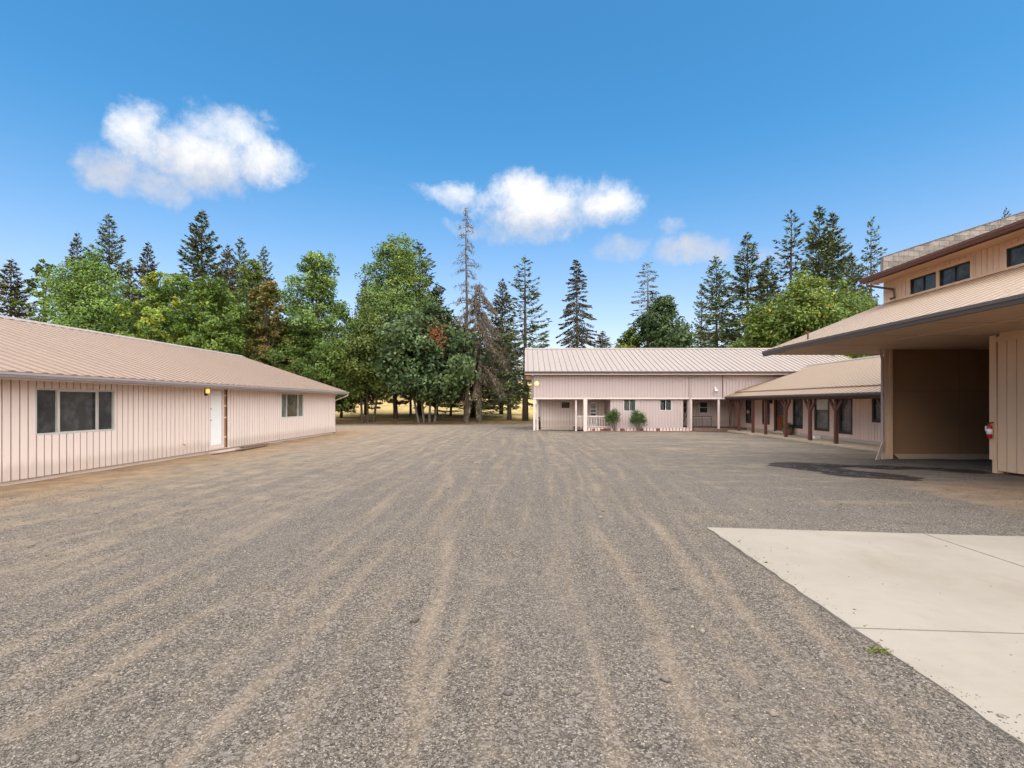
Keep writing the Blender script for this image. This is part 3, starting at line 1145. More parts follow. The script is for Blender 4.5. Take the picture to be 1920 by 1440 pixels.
def build_far():
    YF = 39.0
    S = YF / F
    X = lambda px: (px - VX) * S
    Z = lambda py, y=YF: HC + (VY - py) * y / F
    th = thing('porch_building', 'two level mauve building with pale metal roof and recessed porch across the yard', 'building', (13, 45, -.3))
    XL, XR_ = .62, 25.6
    zb, zt = 2.17, 4.02
    # upper band
    wf = Wall('y', YF, -1)
    siding(th, wf, XL, XR_, zb, zt, [], .235, M['mauve'], M['groove_soft'], single=False, gap=.022)
    mb = MB()
    wf.box(mb, XL - .03, XR_, .016, .05, zb - .06, zb + .05)
    mb.build('band_board', M['white_trim'], th)
    # roof
    ye, ze, yr, zr = 38.4, 4.16, 45.6, 6.55
    roof_slope(th, (0, ye, ze), (1, 0, 0), (0, yr - ye, zr - ze), 26.3, .42, M['roof_pale'], rib_shade_mat=M['rib_shade_pale'], rib_h=.035, rib_w=.05)
    roof_slope(th, (0, 2 * yr - ye, ze), (1, 0, 0), (0, ye - yr, zr - ze), 26.3, .42, M['roof_pale'], rib_shade_mat=M['rib_shade_pale'], rib_h=.035, rib_w=.05)
    MB().extrude([(-.02, yr - .2, zr - .04), (-.02, yr, zr + .05), (-.02, yr + .2, zr - .04), (-.02, yr + .2, zr - .02), (-.02, yr, zr + .07), (-.02, yr - .2, zr - .02)], (26.34, 0, 0)).build('ridge_cap', M['roof_pale'], th)
    for xx in (-.03, 26.3):
        for s in (-1, 1):
            MB().extrude([(xx, yr, zr - .05), (xx, yr + s * (yr - ye), ze - .05), (xx, yr + s * (yr - ye), ze - .2), (xx, yr, zr - .2)], (.028, 0, 0)).build('rake_board', M['white_trim'], th)
    MB().box(0, 26.3, ye + .005, ye + .03, ze - .25, ze - .055).build('fascia', M['white_trim'], th)
    MB().box(.02, 26.28, ye + .032, YF - .02, ze - .2, ze - .18).build('soffit', M['mauve'], th)
    gutter(th, (-.02, ye, ze - .015), (20, ye, ze - .015), (0, -1, 0), M['dark_gutter'], .12, h=.14)
    for k, yy in enumerate((40.2, 43.0)):
        MB().box(.06, .6, yy, yy + .1, 3.75, 3.9).build('lookout_beam', M['raw_wood'], th)
    # structure behind: end walls and the wall at the back of the porch
    zg = -.35
    wb = Wall('y', 42.0, -1)
    S2 = 42.0 / F
    X2 = lambda px: (px - VX) * S2
    small = (X2(1052), X2(1069), Z(766, 42), Z(753.5, 42))
    door = (X2(1103.5), X2(1121), -.02, Z(751.5, 42))
    wA = (X2(1311), X2(1328), Z(775, 42), Z(753, 42))
    wB = (X2(1281), X2(1287.5), Z(775, 42), Z(753.5, 42))
    siding(th, wb, X2(1014), 17.2, -.1, 2.6, [small, door, wA, wB], .23, M['pink'], M['groove_soft'], single=False, gap=.022)  # paler paint than the front, brightening the shaded porch recess by colour
    mb = MB()
    wb.box(mb, X2(1014) + .02, X2(1082), -.1, .01, zg - .2, -.105)
    mb.build('foundation', M['found'], th)
    mb = MB()
    wb.box(mb, X2(1014), X2(1014) + .09, .017, .05, -.1, 2.3)
    mb.build('corner_trim', M['white_trim'], th)
    mb = MB()
    mb.box(X2(1014), X2(1014) + .12, 42.13, 52.6, zg - .2, 4.0)
    mb.box(25.4, 25.52, 39.2, 52.6, zg - .2, 4.0)
    mb.box(1.3, 25.4, 52.61, 52.73, zg - .2, 4.0)
    mb.build('end_wall', M['mauve'], th)
    MB().extrude([(XL, 39.13, 4.0), (XL, 52.2, 4.0), (XL, 45.6, 6.3)], (.1, 0, 0)).build('gable', M['mauve'], th)
    MB().extrude([(25.4, 39.13, 4.0), (25.4, 52.2, 4.0), (25.4, 45.6, 6.3)], (.1, 0, 0)).build('gable', M['mauve'], th)
    MB().box(XL, XL + .1, 39.13, 52.5, zb, 3.99).build('upper_end_wall', M['mauve'], th)
    MB().box(XL + .11, 25.3, 39.13, 52.4, zb + .02, zb + .06).build('porch_ceiling', M['mauve'], th)
    # front bay wall
    b0, b1 = X(1145), X(1282)
    wbay = Wall('y', 39.16, -1)
    S3 = 39.16 / F
    X3 = lambda px: (px - VX) * S3
    w1 = (X3(1169), X3(1192), Z(771, 39.16), Z(748.5, 39.16))
    w2 = (X3(1237), X3(1259), Z(770, 39.16), Z(749, 39.16))
    siding(th, wbay, b0, b1, -.02, zb - .065, [w1, w2], .225, M['mauve'], M['groove_soft'], single=False, gap=.022)
    mb = MB()
    mb.box(b0, b0 + .11, 39.29, 41.98, -.02, zb - .01)
    mb.box(b1 - .11, b1, 39.29, 41.98, -.02, zb - .01)
    mb.build('bay_side_wall', M['mauve'], th)
    window(th, wbay, *w1[:2], *w1[2:], M['alu'], M['glass_clear'], mull=((w1[0] + w1[1]) / 2,), curtain=[(w1[0] + .04, w1[1] - .03)])
    window(th, wbay, *w2[:2], *w2[2:], M['alu'], M['glass_clear'], mull=((w2[0] + w2[1]) / 2,), curtain=[((w2[0] + w2[1]) / 2 + .02, w2[1] - .08), (w2[0] + .02, w2[0] + .35)])
    mb = MB()
    wbay.box(mb, X3(1192.5), X3(1199), .017, .06, -.02, zb - .07)
    mb.build('pilaster', M['mauve'], th)
    window(th, wb, *small[:2], *small[2:], M['white_trim'], M['board_brown'])
    mb = MB()
    wb.box(mb, small[0] - .12, small[0] - .004, .017, .04, small[2], small[3])
    mb.build('window_trim', M['white_trim'], th)
    window(th, wb, *wA[:2], *wA[2:], M['white_door'], M['glass'], rails=((wA[2] + wA[3]) / 2,), fw=.06)
    window(th, wb, *wB[:2], *wB[2:], M['white_door'], M['glass'], rails=((wB[2] + wB[3]) / 2,), fw=.06)
    # screen door
    d0, d1, q0, q1 = door
    mb = MB()
    wb.box(mb, d0, d0 + .09, -.06, .03, q0, q1)
    wb.box(mb, d1 - .09, d1, -.06, .03, q0, q1)
    wb.box(mb, d0 + .09, d1 - .09, -.06, .028, q1 - .1, q1)
    mb.build('door_frame', M['white_trim'], th)
    mb = MB()
    wb.box(mb, d0 + .09, d1 - .09, -.05, -.01, q0, q0 + .75)
    wb.box(mb, d0 + .09, d0 + .17, -.05, -.01, q0 + .75, q1 - .1)
    wb.box(mb, d1 - .17, d1 - .09, -.05, -.01, q0 + .75, q1 - .1)
    wb.box(mb, d0 + .17, d1 - .17, -.05, -.01, q1 - .17, q1 - .1)
    for zz in (1.0, 1.28):
        wb.box(mb, d0 + .17, d1 - .17, -.05, -.01, zz, zz + .09)
    dr = mb.build('screen_door', M['white_door'], th)
    mb = MB()
    wb.box(mb, d0 + .17, d1 - .17, -.045, -.035, q0 + .75, q1 - .17)
    mb.build('pane', M['glass'], dr)
    mb = MB()
    wb.box(mb, d0 + .2, d1 - .2, -.01, .0, q0 + .15, q0 + .66)
    mb.build('door_panel', M['white_trim'], dr)
    # posts
    for (x0, x1, yy, m) in ((X(1000), X(1004), 38.98, 'white_trim'), (X(1006.3), X(1010), 39.75, 'white_trim'), (X(1079), X(1081.6), 39.1, 'white_trim'),
                            (X(1094), X(1101), 38.95, 'white_trim'), (X(1290), X(1293), 39.1, 'mauve'), (X(1293.6), X(1297.6), 38.99, 'white_trim'), (X(1346), X(1349.5), 38.99, 'white_trim')):
        MB().box(x0, x1, yy, yy + (x1 - x0), -.4, zb - .065 if yy < 39.05 else zb - .01).build('porch_post', M[m], th)
    MB().tube([(X(1299), 38.45, ze - .15), (X(1299), 38.45, ze - .24), (X(1293), 38.93, ze - .5), (X(1293), 38.93, -.25), (X(1293), 38.75, -.3)], .045, 8).build('downspout', M['mauve'], th)
    MB().box(X(1354), X(1355), YF - .06, YF - .015, zb, 3.95).build('seam_strip', M['groove'], th)
    # porch deck and steps
    MB().box(X(1082), b0 - .01, 39.25, 41.98, -.2, -.06).build('porch_deck', M['old_wood'], th)
    MB().box(b1 + .01, 16.6, 39.2, 41.98, -.2, -.055).build('porch_deck', M['old_wood'], th)
    for k in range(4):
        MB().box(X(1299), X(1352) + .9, 38.55 + .16 * k, 38.70 + .16 * k, -.25, -.085 + .004 * (k % 2)).build('deck_board', M['old_wood'], th)
    # railing left of the shrubs
    rl = MB().box(X(1101.5), b0 - .02, 39.28, 39.35, .79, .87).build('porch_railing', M['white_trim'], th)
    MB().box(X(1101.5), b0 - .02, 39.29, 39.34, .02, .08).build('bottom_rail', M['white_trim'], rl)
    x = X(1101.5) + .1
    while x < b0 - .1:
        MB().box(x, x + .05, 39.295, 39.335, .085, .785).build('baluster', M['white_trim'], rl)
        x += .2
    rl = MB().box(X(1082), X(1094) - .01, 39.28, 39.35, .79, .87).build('porch_railing', M['white_trim'], th)
    for x in (X(1084), X(1088), X(1091)):
        MB().box(x, x + .05, 39.295, 39.335, -.05, .785).build('baluster', M['white_trim'], rl)
    # black metal railing on the right hand porch
    mb = MB()
    x0, x1 = X(1302), X(1338)
    rl = mb.tube([(x0, 39.4, .82), (x1, 39.4, .82)], .022, 6).build('metal_railing', M['black_frame'], th)
    for x in (x0, (x0 + x1) / 2, x1):
        MB().tube([(x, 39.4, -.06), (x, 39.4, .80)], .02, 6).build('rail_post', M['black_frame'], rl)
    for z in (.1, .62):
        MB().tube([(x0, 39.4, z), (x1, 39.4, z)], .012, 6).build('mid_rail', M['black_frame'], rl)
    for k in range(1, 14):
        x = x0 + (x1 - x0) * k / 14
        MB().tube([(x, 39.4, .1), (x, 39.4, .62)], .007, 5).build('baluster', M['black_frame'], rl)
    MB().beam((X(1283), 39.6, .1), (X(1290), 39.6, .85), .05, .09).build('stair_rail', M['post_brown'], th)
    # picket skirt along the front bed
    sk = MB().box(b0 - 1.7, X(1290), 39.04, 39.07, -.07, .0).build('skirt', M['mauve'], th)
    x = b0 - 1.7
    while x < X(1289):
        if not (X(1130) < x < X(1142) or random.random() < .12):
            h = random.uniform(-.02, .02)
            MB().extrude([(x, 39.02, -.40), (x + .19, 39.02, -.40), (x + .19, 39.02, -.12 + h), (x + .145, 39.02, -.05 + h), (x + .045, 39.02, -.05 + h), (x, 39.02, -.12 + h)], (0, .02, 0)).build('picket', M['white_trim'], sk)
        x += .245
    MB().box(b0 - 1.7, X(1291), 39.09, 39.14, -.45, -.06).build('crawl_space', M['groove'], th)
    # flue on the roof
    fx, fy = (1567 - VX) * 43 / F, 43.0
    fl = thing('roof_flue', 'grey metal flue with flat cap on the far pale roof', 'flue', (fx, fy, 5.55))
    MB().box(fx - .2, fx + .2, fy - .2, fy + .2, 5.5, 6.0).build('flue_box', M['cmu'], fl)
    MB().tube([(fx, fy, 6.0), (fx, fy, 6.2)], .14, 10).build('pipe', M['galv'], fl)
    MB().tube([(fx, fy, 6.18), (fx, fy, 6.24)], .27, 12).build('flue_cap', M['galv'], fl)
    # lamps
    gx, gy, gz_ = X(1006.5), YF - .12, Z(719)
    lt = thing('globe_lamp', 'lit round yellow globe lamp at the corner of the mauve building', 'lamp', (gx, gy, gz_ - .2))
    MB().sphere((gx, gy, gz_), .17).build('globe', M['globe'], lt, True)
    MB().tube([(gx, gy, gz_ + .13), (gx, gy, gz_ + .3)], [.10, .06], 10).build('lamp_holder', M['galv'], lt)
    MB().beam((gx, gy, gz_ + .27), (gx, YF - .01, gz_ + .27), .05, .05).build('lamp_arm', M['galv'], lt)
    px, py = X(1341), Z(730)
    lt = thing('flood_light', 'small pale unlit flood light on the mauve upper wall', 'lamp', (px, YF - .02, py - .2))
    MB().tube([(px, YF - .016, py + .12), (px, YF - .06, py + .12)], .07, 10).build('lamp_base', M['label_white'], lt)
    for s in (-1, 1):
        MB().tube([(px + s * .02, YF - .06, py + .08), (px + s * .05, YF - .2, py - .08), (px + s * .055, YF - .26, py - .16)], [.03, .05, .07], 8).build('lamp_head', M['label_white'], lt)
    # brick edging of the bed, one brick after another
    bed = MB().box(X(1101), X(1291), 38.62, 39.0, -.5, -.27).build_top('flower_bed', M['old_wood'], 'dark soil flower bed along the front of the mauve building', 'flower bed')
    me = None
    off = wloc(bed)
    x = X(1096)
    while x < X(1298):
        if me is None:
            me = MB().box(0, .205, 0, .1, 0, .085).mesh('brick', M['brick'])
        o = mk('brick', me, bed, Vector((x, 38.5 + random.uniform(-.015, .015), -.325 + random.uniform(-.012, .012))) - off)
        o.rotation_euler = (random.uniform(-.05, .05), random.uniform(-.05, .05), random.uniform(-.06, .06))
        x += .222
    for px, lab in ((1112, 'left'), (1128, 'middle'), (1168, 'right')):
        x = X(px)
        mb = MB()
        mb.tube([(x, 38.72, -.275), (x, 38.72, -.1), (x, 38.72, -.085)], [.09, .125, .13], 10)
        mb.build_top('flower_pot', M['brick'], {'left': 'red clay pot nearest the white porch column', 'middle': 'red clay pot left of the larger shrub', 'right': 'red clay pot between the two shrubs'}[lab], 'pot', 'clay pots in the brick edged bed')


build_far()

# ------------------------------------------------------------------ wing with the timber posts


def build_wing():
    XP, XG, XW, XR_ = 15.2, 14.9, 16.8, 21.6
    Y0, Y1 = 19.6, 38.9
    zs = -.13
    th = thing('office_wing', 'low wing with brown timber posts and ribbed tan roof linking barn and mauve building', 'building', (18, 30, -.25))
    wl = Wall('x', XW, -1)
    Y = lambda px: F * XW / (px - VX)
    ops = []
    wins = [(1398.8, 1410.5, .30), (1429.7, 1444, .33), (1487.3, 1506, .27), (1527.6, 1555.8, .25), (1573.4, 1599, .20), (1636, 1659, .9)]
    for a, b, z in wins:
        ops.append((Y(b), Y(a), z, 2.2))
    door = (Y(1469.8), Y(1451.9), -.05, 2.18)
    siding(th, wl, Y0, 41.9, .0, 2.45, ops + [door], .205, M['wing'], M['groove'], single=False)
    MB().box(XW - .02, XW + .12, Y0, 41.8, zs - .3, -.004).build('foundation', M['found'], th)
    for k, (o, (a, b, z)) in enumerate(zip(ops, wins)):
        kw = {}
        if k == 3:
            kw = dict(rails=(1.35,), panes=[M['glass_pale'], M['glass_pale']])
        f = window(th, wl, o[0] + .09, o[1] - .09, o[2] + .09, 2.11, M['black_frame'], M['glass'], fw=.05, proud=.02, **kw)
        casing(th, wl, o[0] + .09, o[1] - .09, o[2] + .09, 2.11, .09, M['brown_trim'])
        if k == 3:
            mb = MB()
            wl.box(mb, o[0] + .17, o[1] - .17, -.028, -.018, 1.45, 2.05)
            mb.build('blind', M['curtain'], f)
        if k == 2:
            for j in range(5):
                mb = MB()
                w = (o[1] - o[0] - .36) / 5
                wl.box(mb, o[0] + .18 + w * j, o[0] + .165 + w * (j + 1), -.028, -.019, o[2] + .2, 2.0)
                mb.build('drape_fold', M['glass_pale'], f)
    # entrance door
    d0, d1 = door[:2]
    mb = MB()
    wl.box(mb, d0, d0 + .09, -.1, .03, -.05, 2.18)
    wl.box(mb, d1 - .3, d1, -.1, .03, -.05, 2.18)
    wl.box(mb, d0 + .09, d1 - .3, -.1, .03, 2.08, 2.18)
    mb.build('door_frame', M['brown_trim'], th)
    mb = MB()
    wl.box(mb, d0 + .09, d1 - .3, -.08, -.04, .0, 1.05)
    wl.box(mb, d0 + .09, d0 + .22, -.08, -.04, 1.05, 2.08)
    wl.box(mb, d1 - .43, d1 - .3, -.08, -.04, 1.05, 2.08)
    wl.box(mb, d0 + .22, d1 - .43, -.08, -.04, 1.93, 2.08)
    d = mb.build('door', M['door_wood'], th)
    mb = MB()
    wl.box(mb, d0 + .22, d1 - .43, -.065, -.055, 1.05, 1.93)
    mb.build('pane', M['glass'], d)
    mb = MB()
    wl.box(mb, d0 + .2, d1 - .41, -.041, -.03, .15, .9)
    mb.build('door_panel', M['door_wood'], d)
    MB().sphere(wl.pt(d0 + .15, .0, .98), .035, 8, 6).build('door_knob', M['galv'], d, True)
    # walkway
    MB().box(XP - .35, XW - .025, Y0, 38.4, -.45, zs - .03).build('walkway', M['concrete_walk'], th)
    # beam and posts
    zb = 2.02
    bm = MB().box(XP - .08, XP + .08, Y0, 38.85, zb, zb + .2).build('porch_beam', M['post_brown'], th)
    for k, (yy, br) in enumerate(((38.75, 'n'), (37.2, 'b'), (34.9, ''), (33.07, ''), (30.5, 'b'), (27.9, 'b'), (25.57, 'b'), (22.05, 'b'), (19.9, ''))):
        p = MB().box(XP - .075, XP + .075, yy - .075, yy + .075, -.4, zb - .003).build('timber_post', M['post_brown'], th)
        for s in (-1, 1):
            if br == 'b' or (br == 'n' and s == -1):
                MB().beam((XP, yy + s * .06, zb - .58), (XP, yy + s * .52, zb - .03), .09, .12).build('brace', M['post_brown'], p)
    # roof: porch strip, main slope, back slope
    ze = HC + .45
    roof_slope(th, (XG, Y0, ze), (0, 1, 0), (.85, 0, .32), 39.0 - Y0, .40, M['roof_wing'], rib_shade_mat=M['rib_shade_wing'], rib_w=.17, rib_h=.024)
    zm = ze + .35
    roof_slope(th, (XG + .72, Y0, zm), (0, 1, 0), (XR_ - XG - .72, 0, HC + 2.82 - zm), 40.6 - Y0, .40, M['roof_wing'], rib_shade_mat=M['rib_shade_wing'], rib_w=.17, rib_h=.024)
    MB().box(XG + .70, XG + .73, Y0, 39.0, ze + .25, zm - .055).build('roof_step', M['roof_wing'], th)
    roof_slope(th, (2 * XR_ - XG - .72, Y0, zm), (0, 1, 0), (-(XR_ - XG - .72), 0, HC + 2.82 - zm), 40.0 - Y0, .40, M['roof_wing'], rib_shade_mat=M['rib_shade_wing'], rib_w=.17, rib_h=.024)
    zr = HC + 2.82
    MB().extrude([(XR_ - .2, Y0, zr - .04), (XR_, Y0, zr + .06), (XR_ + .2, Y0, zr - .04), (XR_ + .2, Y0, zr - .02), (XR_, Y0, zr + .08), (XR_ - .2, Y0, zr - .02)], (0, 20.8, 0)).build('ridge_cap', M['roof_pale'], th)
    MB().box(XG + .02, XG + .05, Y0, 38.9, ze - .22, ze - .05).build('fascia', M['brown_trim'], th)
    MB().box(XG + .06, XW - .02, Y0, 38.9, ze - .05, ze - .03).build('soffit', M['wing'], th)
    gutter(th, (XG + .018, Y0, ze - .02), (XG + .018, 38.95, ze - .02), (-1, 0, 0), M['dark_gutter'], .11)
    mb = MB()
    mb.box(XW + .14, 26, Y0, Y0 + .12, -.4, 2.4)
    mb.box(25.9, 26.02, Y0 + .13, 41, -.4, 2.4)
    mb.build('end_wall', M['wing'], th)
    MB().extrude([(XW, Y0 + .02, 2.45), (26, Y0 + .02, 2.45), (XR_, Y0 + .02, 4.5)], (0, .1, 0)).build('gable', M['wing'], th)
    # dark wall lamp above the door
    p = wl.pt(door[1] + .28, .014, 1.78)
    lt = thing('porch_lamp', 'dark unlit lantern left of the brown wooden door', 'lamp', p)
    x, y, z = p
    MB().box(x - .03, x, y - .06, y + .06, z, z + .34).build('back_plate', M['brown_trim'], lt)
    MB().box(x - .2, x - .031, y - .09, y + .09, z + .03, z + .3).build('lantern_box', M['black'], lt)
    # things on the walkway
    zt = zs - .03
    px, py = XW - .42, F * (XW - .42) / (1477 - VX)
    pt = thing('planter', 'round green brown planter beside the brown wooden door', 'planter', (px, py, zt))
    MB().tube([(px, py, zt), (px, py, zt + .12), (px, py, zt + .36), (px, py, zt + .42)], [.2, .27, .33, .31], 14).build('pot', M['old_wood'], pt)
    pts = rng.normal(size=(900, 3))
    pts /= np.linalg.norm(pts, axis=1)[:, None]
    pts[:, 2] = np.abs(pts[:, 2])
    pos = pts * rng.uniform(.2, .42, (900, 1)) * np.array([1, 1, .9])
    me = leaf_mesh('foliage', pos, pts + rng.normal(size=pts.shape) * .5, rng.uniform(.05, .09, 900), .5, rng.random(900), M['leaf_shrub'])
    mk('foliage', me, pt, (0, 0, .42))
    y = F * 16.2 / (1439 - VX)
    MB().box(16.05, 16.35, y - .2, y + .1, zt, zt + .13).build_top('concrete_block', M['cmu'], 'grey concrete block lying on the walkway near the timber posts', 'block')
    y = F * 16.3 / (1531 - VX)
    mb = MB().box(16.15, 16.45, y - .12, y + .12, zt, zt + .17)
    mb.build_top('white_box', M['label_white'], 'small white box on the walkway below the wide window', 'box')
    y = F * 15.05 / (1417 - VX)
    MB().box(14.6, 15.2, y - .5, y + .4, gz(15, 35) - .02, gz(15, 35) + .05).build_top('door_mat_board', M['concrete_walk'], 'flat pale board lying on gravel before the second timber post', 'board')


def extinguisher(loc, label, out, s=1.0):
    """hangs on a wall; loc = wall point at the bottom of the bottle, out = outward unit vector"""
    t = thing('fire_extinguisher', label, 'extinguisher', loc)
    L, o = Vector(loc), Vector(out)
    side = Vector((0, 0, 1)).cross(o)
    c = L + o * .085
    prof = [(0, .045), (.01, .062), (.31, .065), (.36, .05), (.385, .025), (.41, .022)]
    MB().tube([c + Vector((0, 0, z * s)) for z, r in prof], [r * s for z, r in prof], 14).build('cylinder', M['red'], t, True)
    MB().tube([c + Vector((0, 0, .12 * s)), c + Vector((0, 0, .27 * s))], .0675 * s, 14).build('label_band', M['label_white'], t, True)
    MB().beam(c + Vector((0, 0, .43 * s)) - o * .02, c + Vector((0, 0, .45 * s)) + side * .11 * s, .03, .035).build('handle', M['black'], t)
    MB().tube([c + Vector((0, 0, .42 * s)), c - side * .09 * s + Vector((0, 0, .40 * s)), c - side * .11 * s + Vector((0, 0, .28 * s)), c - side * .085 * s + Vector((0, 0, .12 * s))], [.012, .014, .014, .02], 8).build('hose', M['black'], t)
    MB().tube([c - side * .1 * s + Vector((0, 0, .34 * s)), c - side * .1 * s + Vector((0, 0, .2 * s))], .03 * s, 8).build('discharge_horn', M['label_white'], t)
    MB().beam(L + Vector((0, 0, .2 * s)), c + Vector((0, 0, .2 * s)), .04, .1).build('bracket', M['black'], t)
    return t


# ------------------------------------------------------------------ barn on the right


def build_barn():
    XW, XE, XC = 13.1, 9.65, 14.3
    YE, YW = 20.9, 19.0
    zs = HC + 1.93
    th = thing('barn', 'tall tan barn with deep eaves and clerestory windows on the right', 'building', (17, 12, -.15))
    wl = Wall('x', XW, -1)
    yj = 14.7
    zg = -.03
    siding(th, wl, -4.0, yj - .22, zg, zs - .1, [], .285, M['tan'], M['tan_groove'], gap=.02, t=.02)
    # jamb post of the opening, header, sill board
    mb = MB()
    wl.box(mb, yj - .2, yj, -.2, .05, .26, zs - .06)
    mb.build('door_jamb', M['tan'], th)
    mb = MB()
    wl.box(mb, yj - .2, yj - .06, -.16, .02, -.16, .255)
    mb.build('jamb_foot', M['tan'], th)
    mb = MB()
    wl.box(mb, -4, yj - .21, .022, .05, zs - .24, zs - .12)
    mb.build('frieze_board', M['tan'], th)
    mb = MB()
    wl.box(mb, -4, yj - .3, -.12, .04, zs - .115, zs - .004)
    mb.build('track_header', M['tan'], th)
    # covered bay: far wall of plywood panels facing the camera, back and near walls
    wp = Wall('y', YW, -1)
    mb = MB()
    wp.box(mb, XW + .2, 22, -.14, -.02, -.2, zs)
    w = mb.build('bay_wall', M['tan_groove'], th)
    zmid = HC + (VY - 733) * YW / F
    x = XW + .24
    while x < 20:
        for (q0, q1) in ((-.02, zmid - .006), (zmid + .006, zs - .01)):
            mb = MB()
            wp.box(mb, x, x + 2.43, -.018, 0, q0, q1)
            mb.build('plywood_panel', M['bay_shade_ply'], w)
        x += 2.44
    mb = MB()
    mb.extrude([(XW + .42, YW - .14, -.2), (20, YW - .14, -.2), (20, YW - .03, -.03), (XW + .28, YW - .03, -.03)], (0, .01, .02))
    mb.build_top('bottom_board', M['concrete_walk'], 'long pale board lying along the foot of the dark bay wall', 'board')
    mb = MB()
    mb.box(21.5, 21.62, yj - .2, YW - .01, -.3, zs)
    mb.box(XW + .205, 21.49, yj - .2, yj - .08, -.3, zs)
    mb.build('bay_back_wall', M['bay_shade_ply'], th)
    # corner posts and downspout
    S = YW / F
    MB().box(XW + .1, XW + .19, YW - .1, YW + .04, -.35, zs).build('corner_post', M['tan'], th)
    MB().box(XW - .03, XW + .09, YW - .04, YW + .08, -.35, zs - .002).build('corner_post', M['tan'], th)
    xs = (1657 - VX) * S
    MB().tube([(xs - .05, YW + .12, zs - .005), (xs - .05, YW, zs - .35), (xs - .05, YW, -.05)], .05, 8).build('downspout', M['mauve'], th)
    MB().box(xs - .12, xs + .0, YW - .12, YW - .02, -.35, .02).build_top('post_base', M['found'], 'pale concrete base at the foot of the barn corner downspout', 'block')
    pl = MB().beam((xs - .42, YW - .25, -.23), (xs - .08, YW - .12, .42), .03, .16)
    pl.build_top('leaning_board', M['found'], 'short pale board leaning on the barn corner post', 'board')
    # lower roof and soffit
    zg2 = HC + 2.10
    zc = HC + 3.95
    Y0 = -4.0
    up = (XC + .05 - XE, 0, zc - zg2)
    roof_slope(th, (XE, Y0, zg2), (0, 1, 0), up, YE - Y0, .415, M['roof_barn'], rib_shade_mat=M['rib_shade_wing'], rib_w=.18, rib_h=.02)
    so = MB()
    so.box(XE + .05, 21.7, Y0, YE - .02, zs, zs + .02)
    s = so.build('soffit', M['tan'], th)
    for k, yy in enumerate(np.arange(0.4, 20, 2.44)):
        MB().box(XE + .06, XW - .06, yy, yy + .012, zs - .003, zs - .0005).build('soffit_joint', M['tan_groove'], s)
    MB().box(11.35, 11.40, Y0, YE - .5, zs - .02, zs - .0005).build('soffit_batten', M['tan'], s)
    MB().box(XE, XE + .04, Y0, YE, zs - .01, zg2 - .06).build('fascia', M['tan'], th)
    MB().extrude([(XE, YE - .02, zs - .02), (XC + .1, YE - .02, zs - .02), (XC + .1, YE - .02, zc - .06), (XE, YE - .02, zg2 - .06)], (0, .03, 0)).build('end_fascia', M['tan'], th)
    gutter(th, (XE - .003, Y0, zg2 - .01), (XE - .003, YE - 1.55, zg2 - .01), (-1, 0, 0), M['dark_gutter'], .13, h=.17)
    gutter(th, (XE - .006, YE - 1.5, zg2 - .02), (XE - .006, YE + .08, zg2 - .045), (-1, 0, 0), M['dark_gutter'], .15, h=.2)
    MB().tube([(XE + .35, YE - 2.4, zg2 + .1), (XE + .35, YE - 2.4, zg2 + .42)], .03, 8).build('vent_pipe', M['brown_gutter'], th)
    # clerestory
    wc = Wall('x', XC, -1)
    Y = lambda px: F * XC / (px - VX)
    h0, h1 = HC + 3.97, HC + 4.56
    w1 = (18.16, 19.38, h0, h1)
    w2 = (16.76, 18.02, h0, h1)
    w3 = (14.0, 15.5, h0, h1)
    w4 = (12.6, 13.88, h0, h1)
    zt = HC + 5.05
    siding(th, wc, Y0, YE - .05, zc - .2, zt, [w1, w2, w3, w4], .203, M['tan'], M['tan_groove'], gap=.018, t=.02)
    for w_ in (w1, w2, w3, w4):
        window(th, wc, *w_, M['black_frame'], M['glass'], mull=((w_[0] + w_[1]) / 2,), fw=.04, proud=.012)
    for (a, b) in ((w2[0], w1[1]), (w4[0], w3[1])):
        casing(th, wc, a, b, h0, h1, .10, M['tan'], proud=.04, bottom=False)
        mb = MB()
        c0, c1 = (w2[1], w1[0]) if a == w2[0] else (w4[1], w3[0])
        wc.box(mb, c0 + .002, c1 - .002, .0, .038, h0, h1)
        wc.box(mb, a, b, .021, .05, h0 - .1, h0 - .004)
        mb.build('window_trim', M['tan'], th)
    wce = Wall('y', YE - .05, 1)
    mb = MB()
    mb.box(XC, 24, YE - .17, YE - .055, zs + .03, zt)
    mb.build('upper_end_wall', M['tan'], th)
    # clerestory roof
    XQ = 13.6
    zq = HC + 4.98
    pitch = .345
    roof_slope(th, (XQ, Y0, zq), (0, 1, 0), (10, 0, 10 * pitch), 21.05 - Y0, .41, M['roof_barn'])
    MB().box(XQ, XQ + .03, Y0, 21.05, zq - .22, zq - .06).build('fascia', M['brown_gutter'], th)
    MB().box(XQ + .031, XC - .022, Y0, 21.0, zq - .2, zq - .18).build('soffit', M['tan'], th)
    gutter(th, (XQ - .003, Y0, zq - .01), (XQ - .003, 21.1, zq - .01), (-1, 0, 0), M['brown_gutter'], .14, h=.18)
    MB().tube([(XQ - .06, 20.75, zq - .18), (XQ - .06, 20.72, zq - .34), (XC - .08, 20.2, zq - .6), (XC - .08, 20.15, zc + .1), (XC - .28, 20.05, zc + .03)], .045, 8).build('downspout', M['brown_gutter'], th)
    MB().box(XC - .06, XC - .022, Y0, YE - .3, zc - .02, zc + .045).build('flashing', M['tan'], th)
    # block fire wall rising over the roof at the far end
    YB = 20.5
    SB = YB / F
    xl = (1656 - VX) * SB
    ztop = HC + (VY - 482) * SB
    slope = .32
    top = lambda x: ztop + slope * (x - xl)
    bot = lambda x: zq + pitch * (x - XQ) - .35
    fw = MB().extrude([(xl + .01, YB + .01, bot(xl)), (24, YB + .01, bot(24)), (24, YB + .01, top(24) - .015), (xl + .01, YB + .01, top(xl) - .015)], (0, .17, 0)).build('fire_wall', M['mortar'], th)
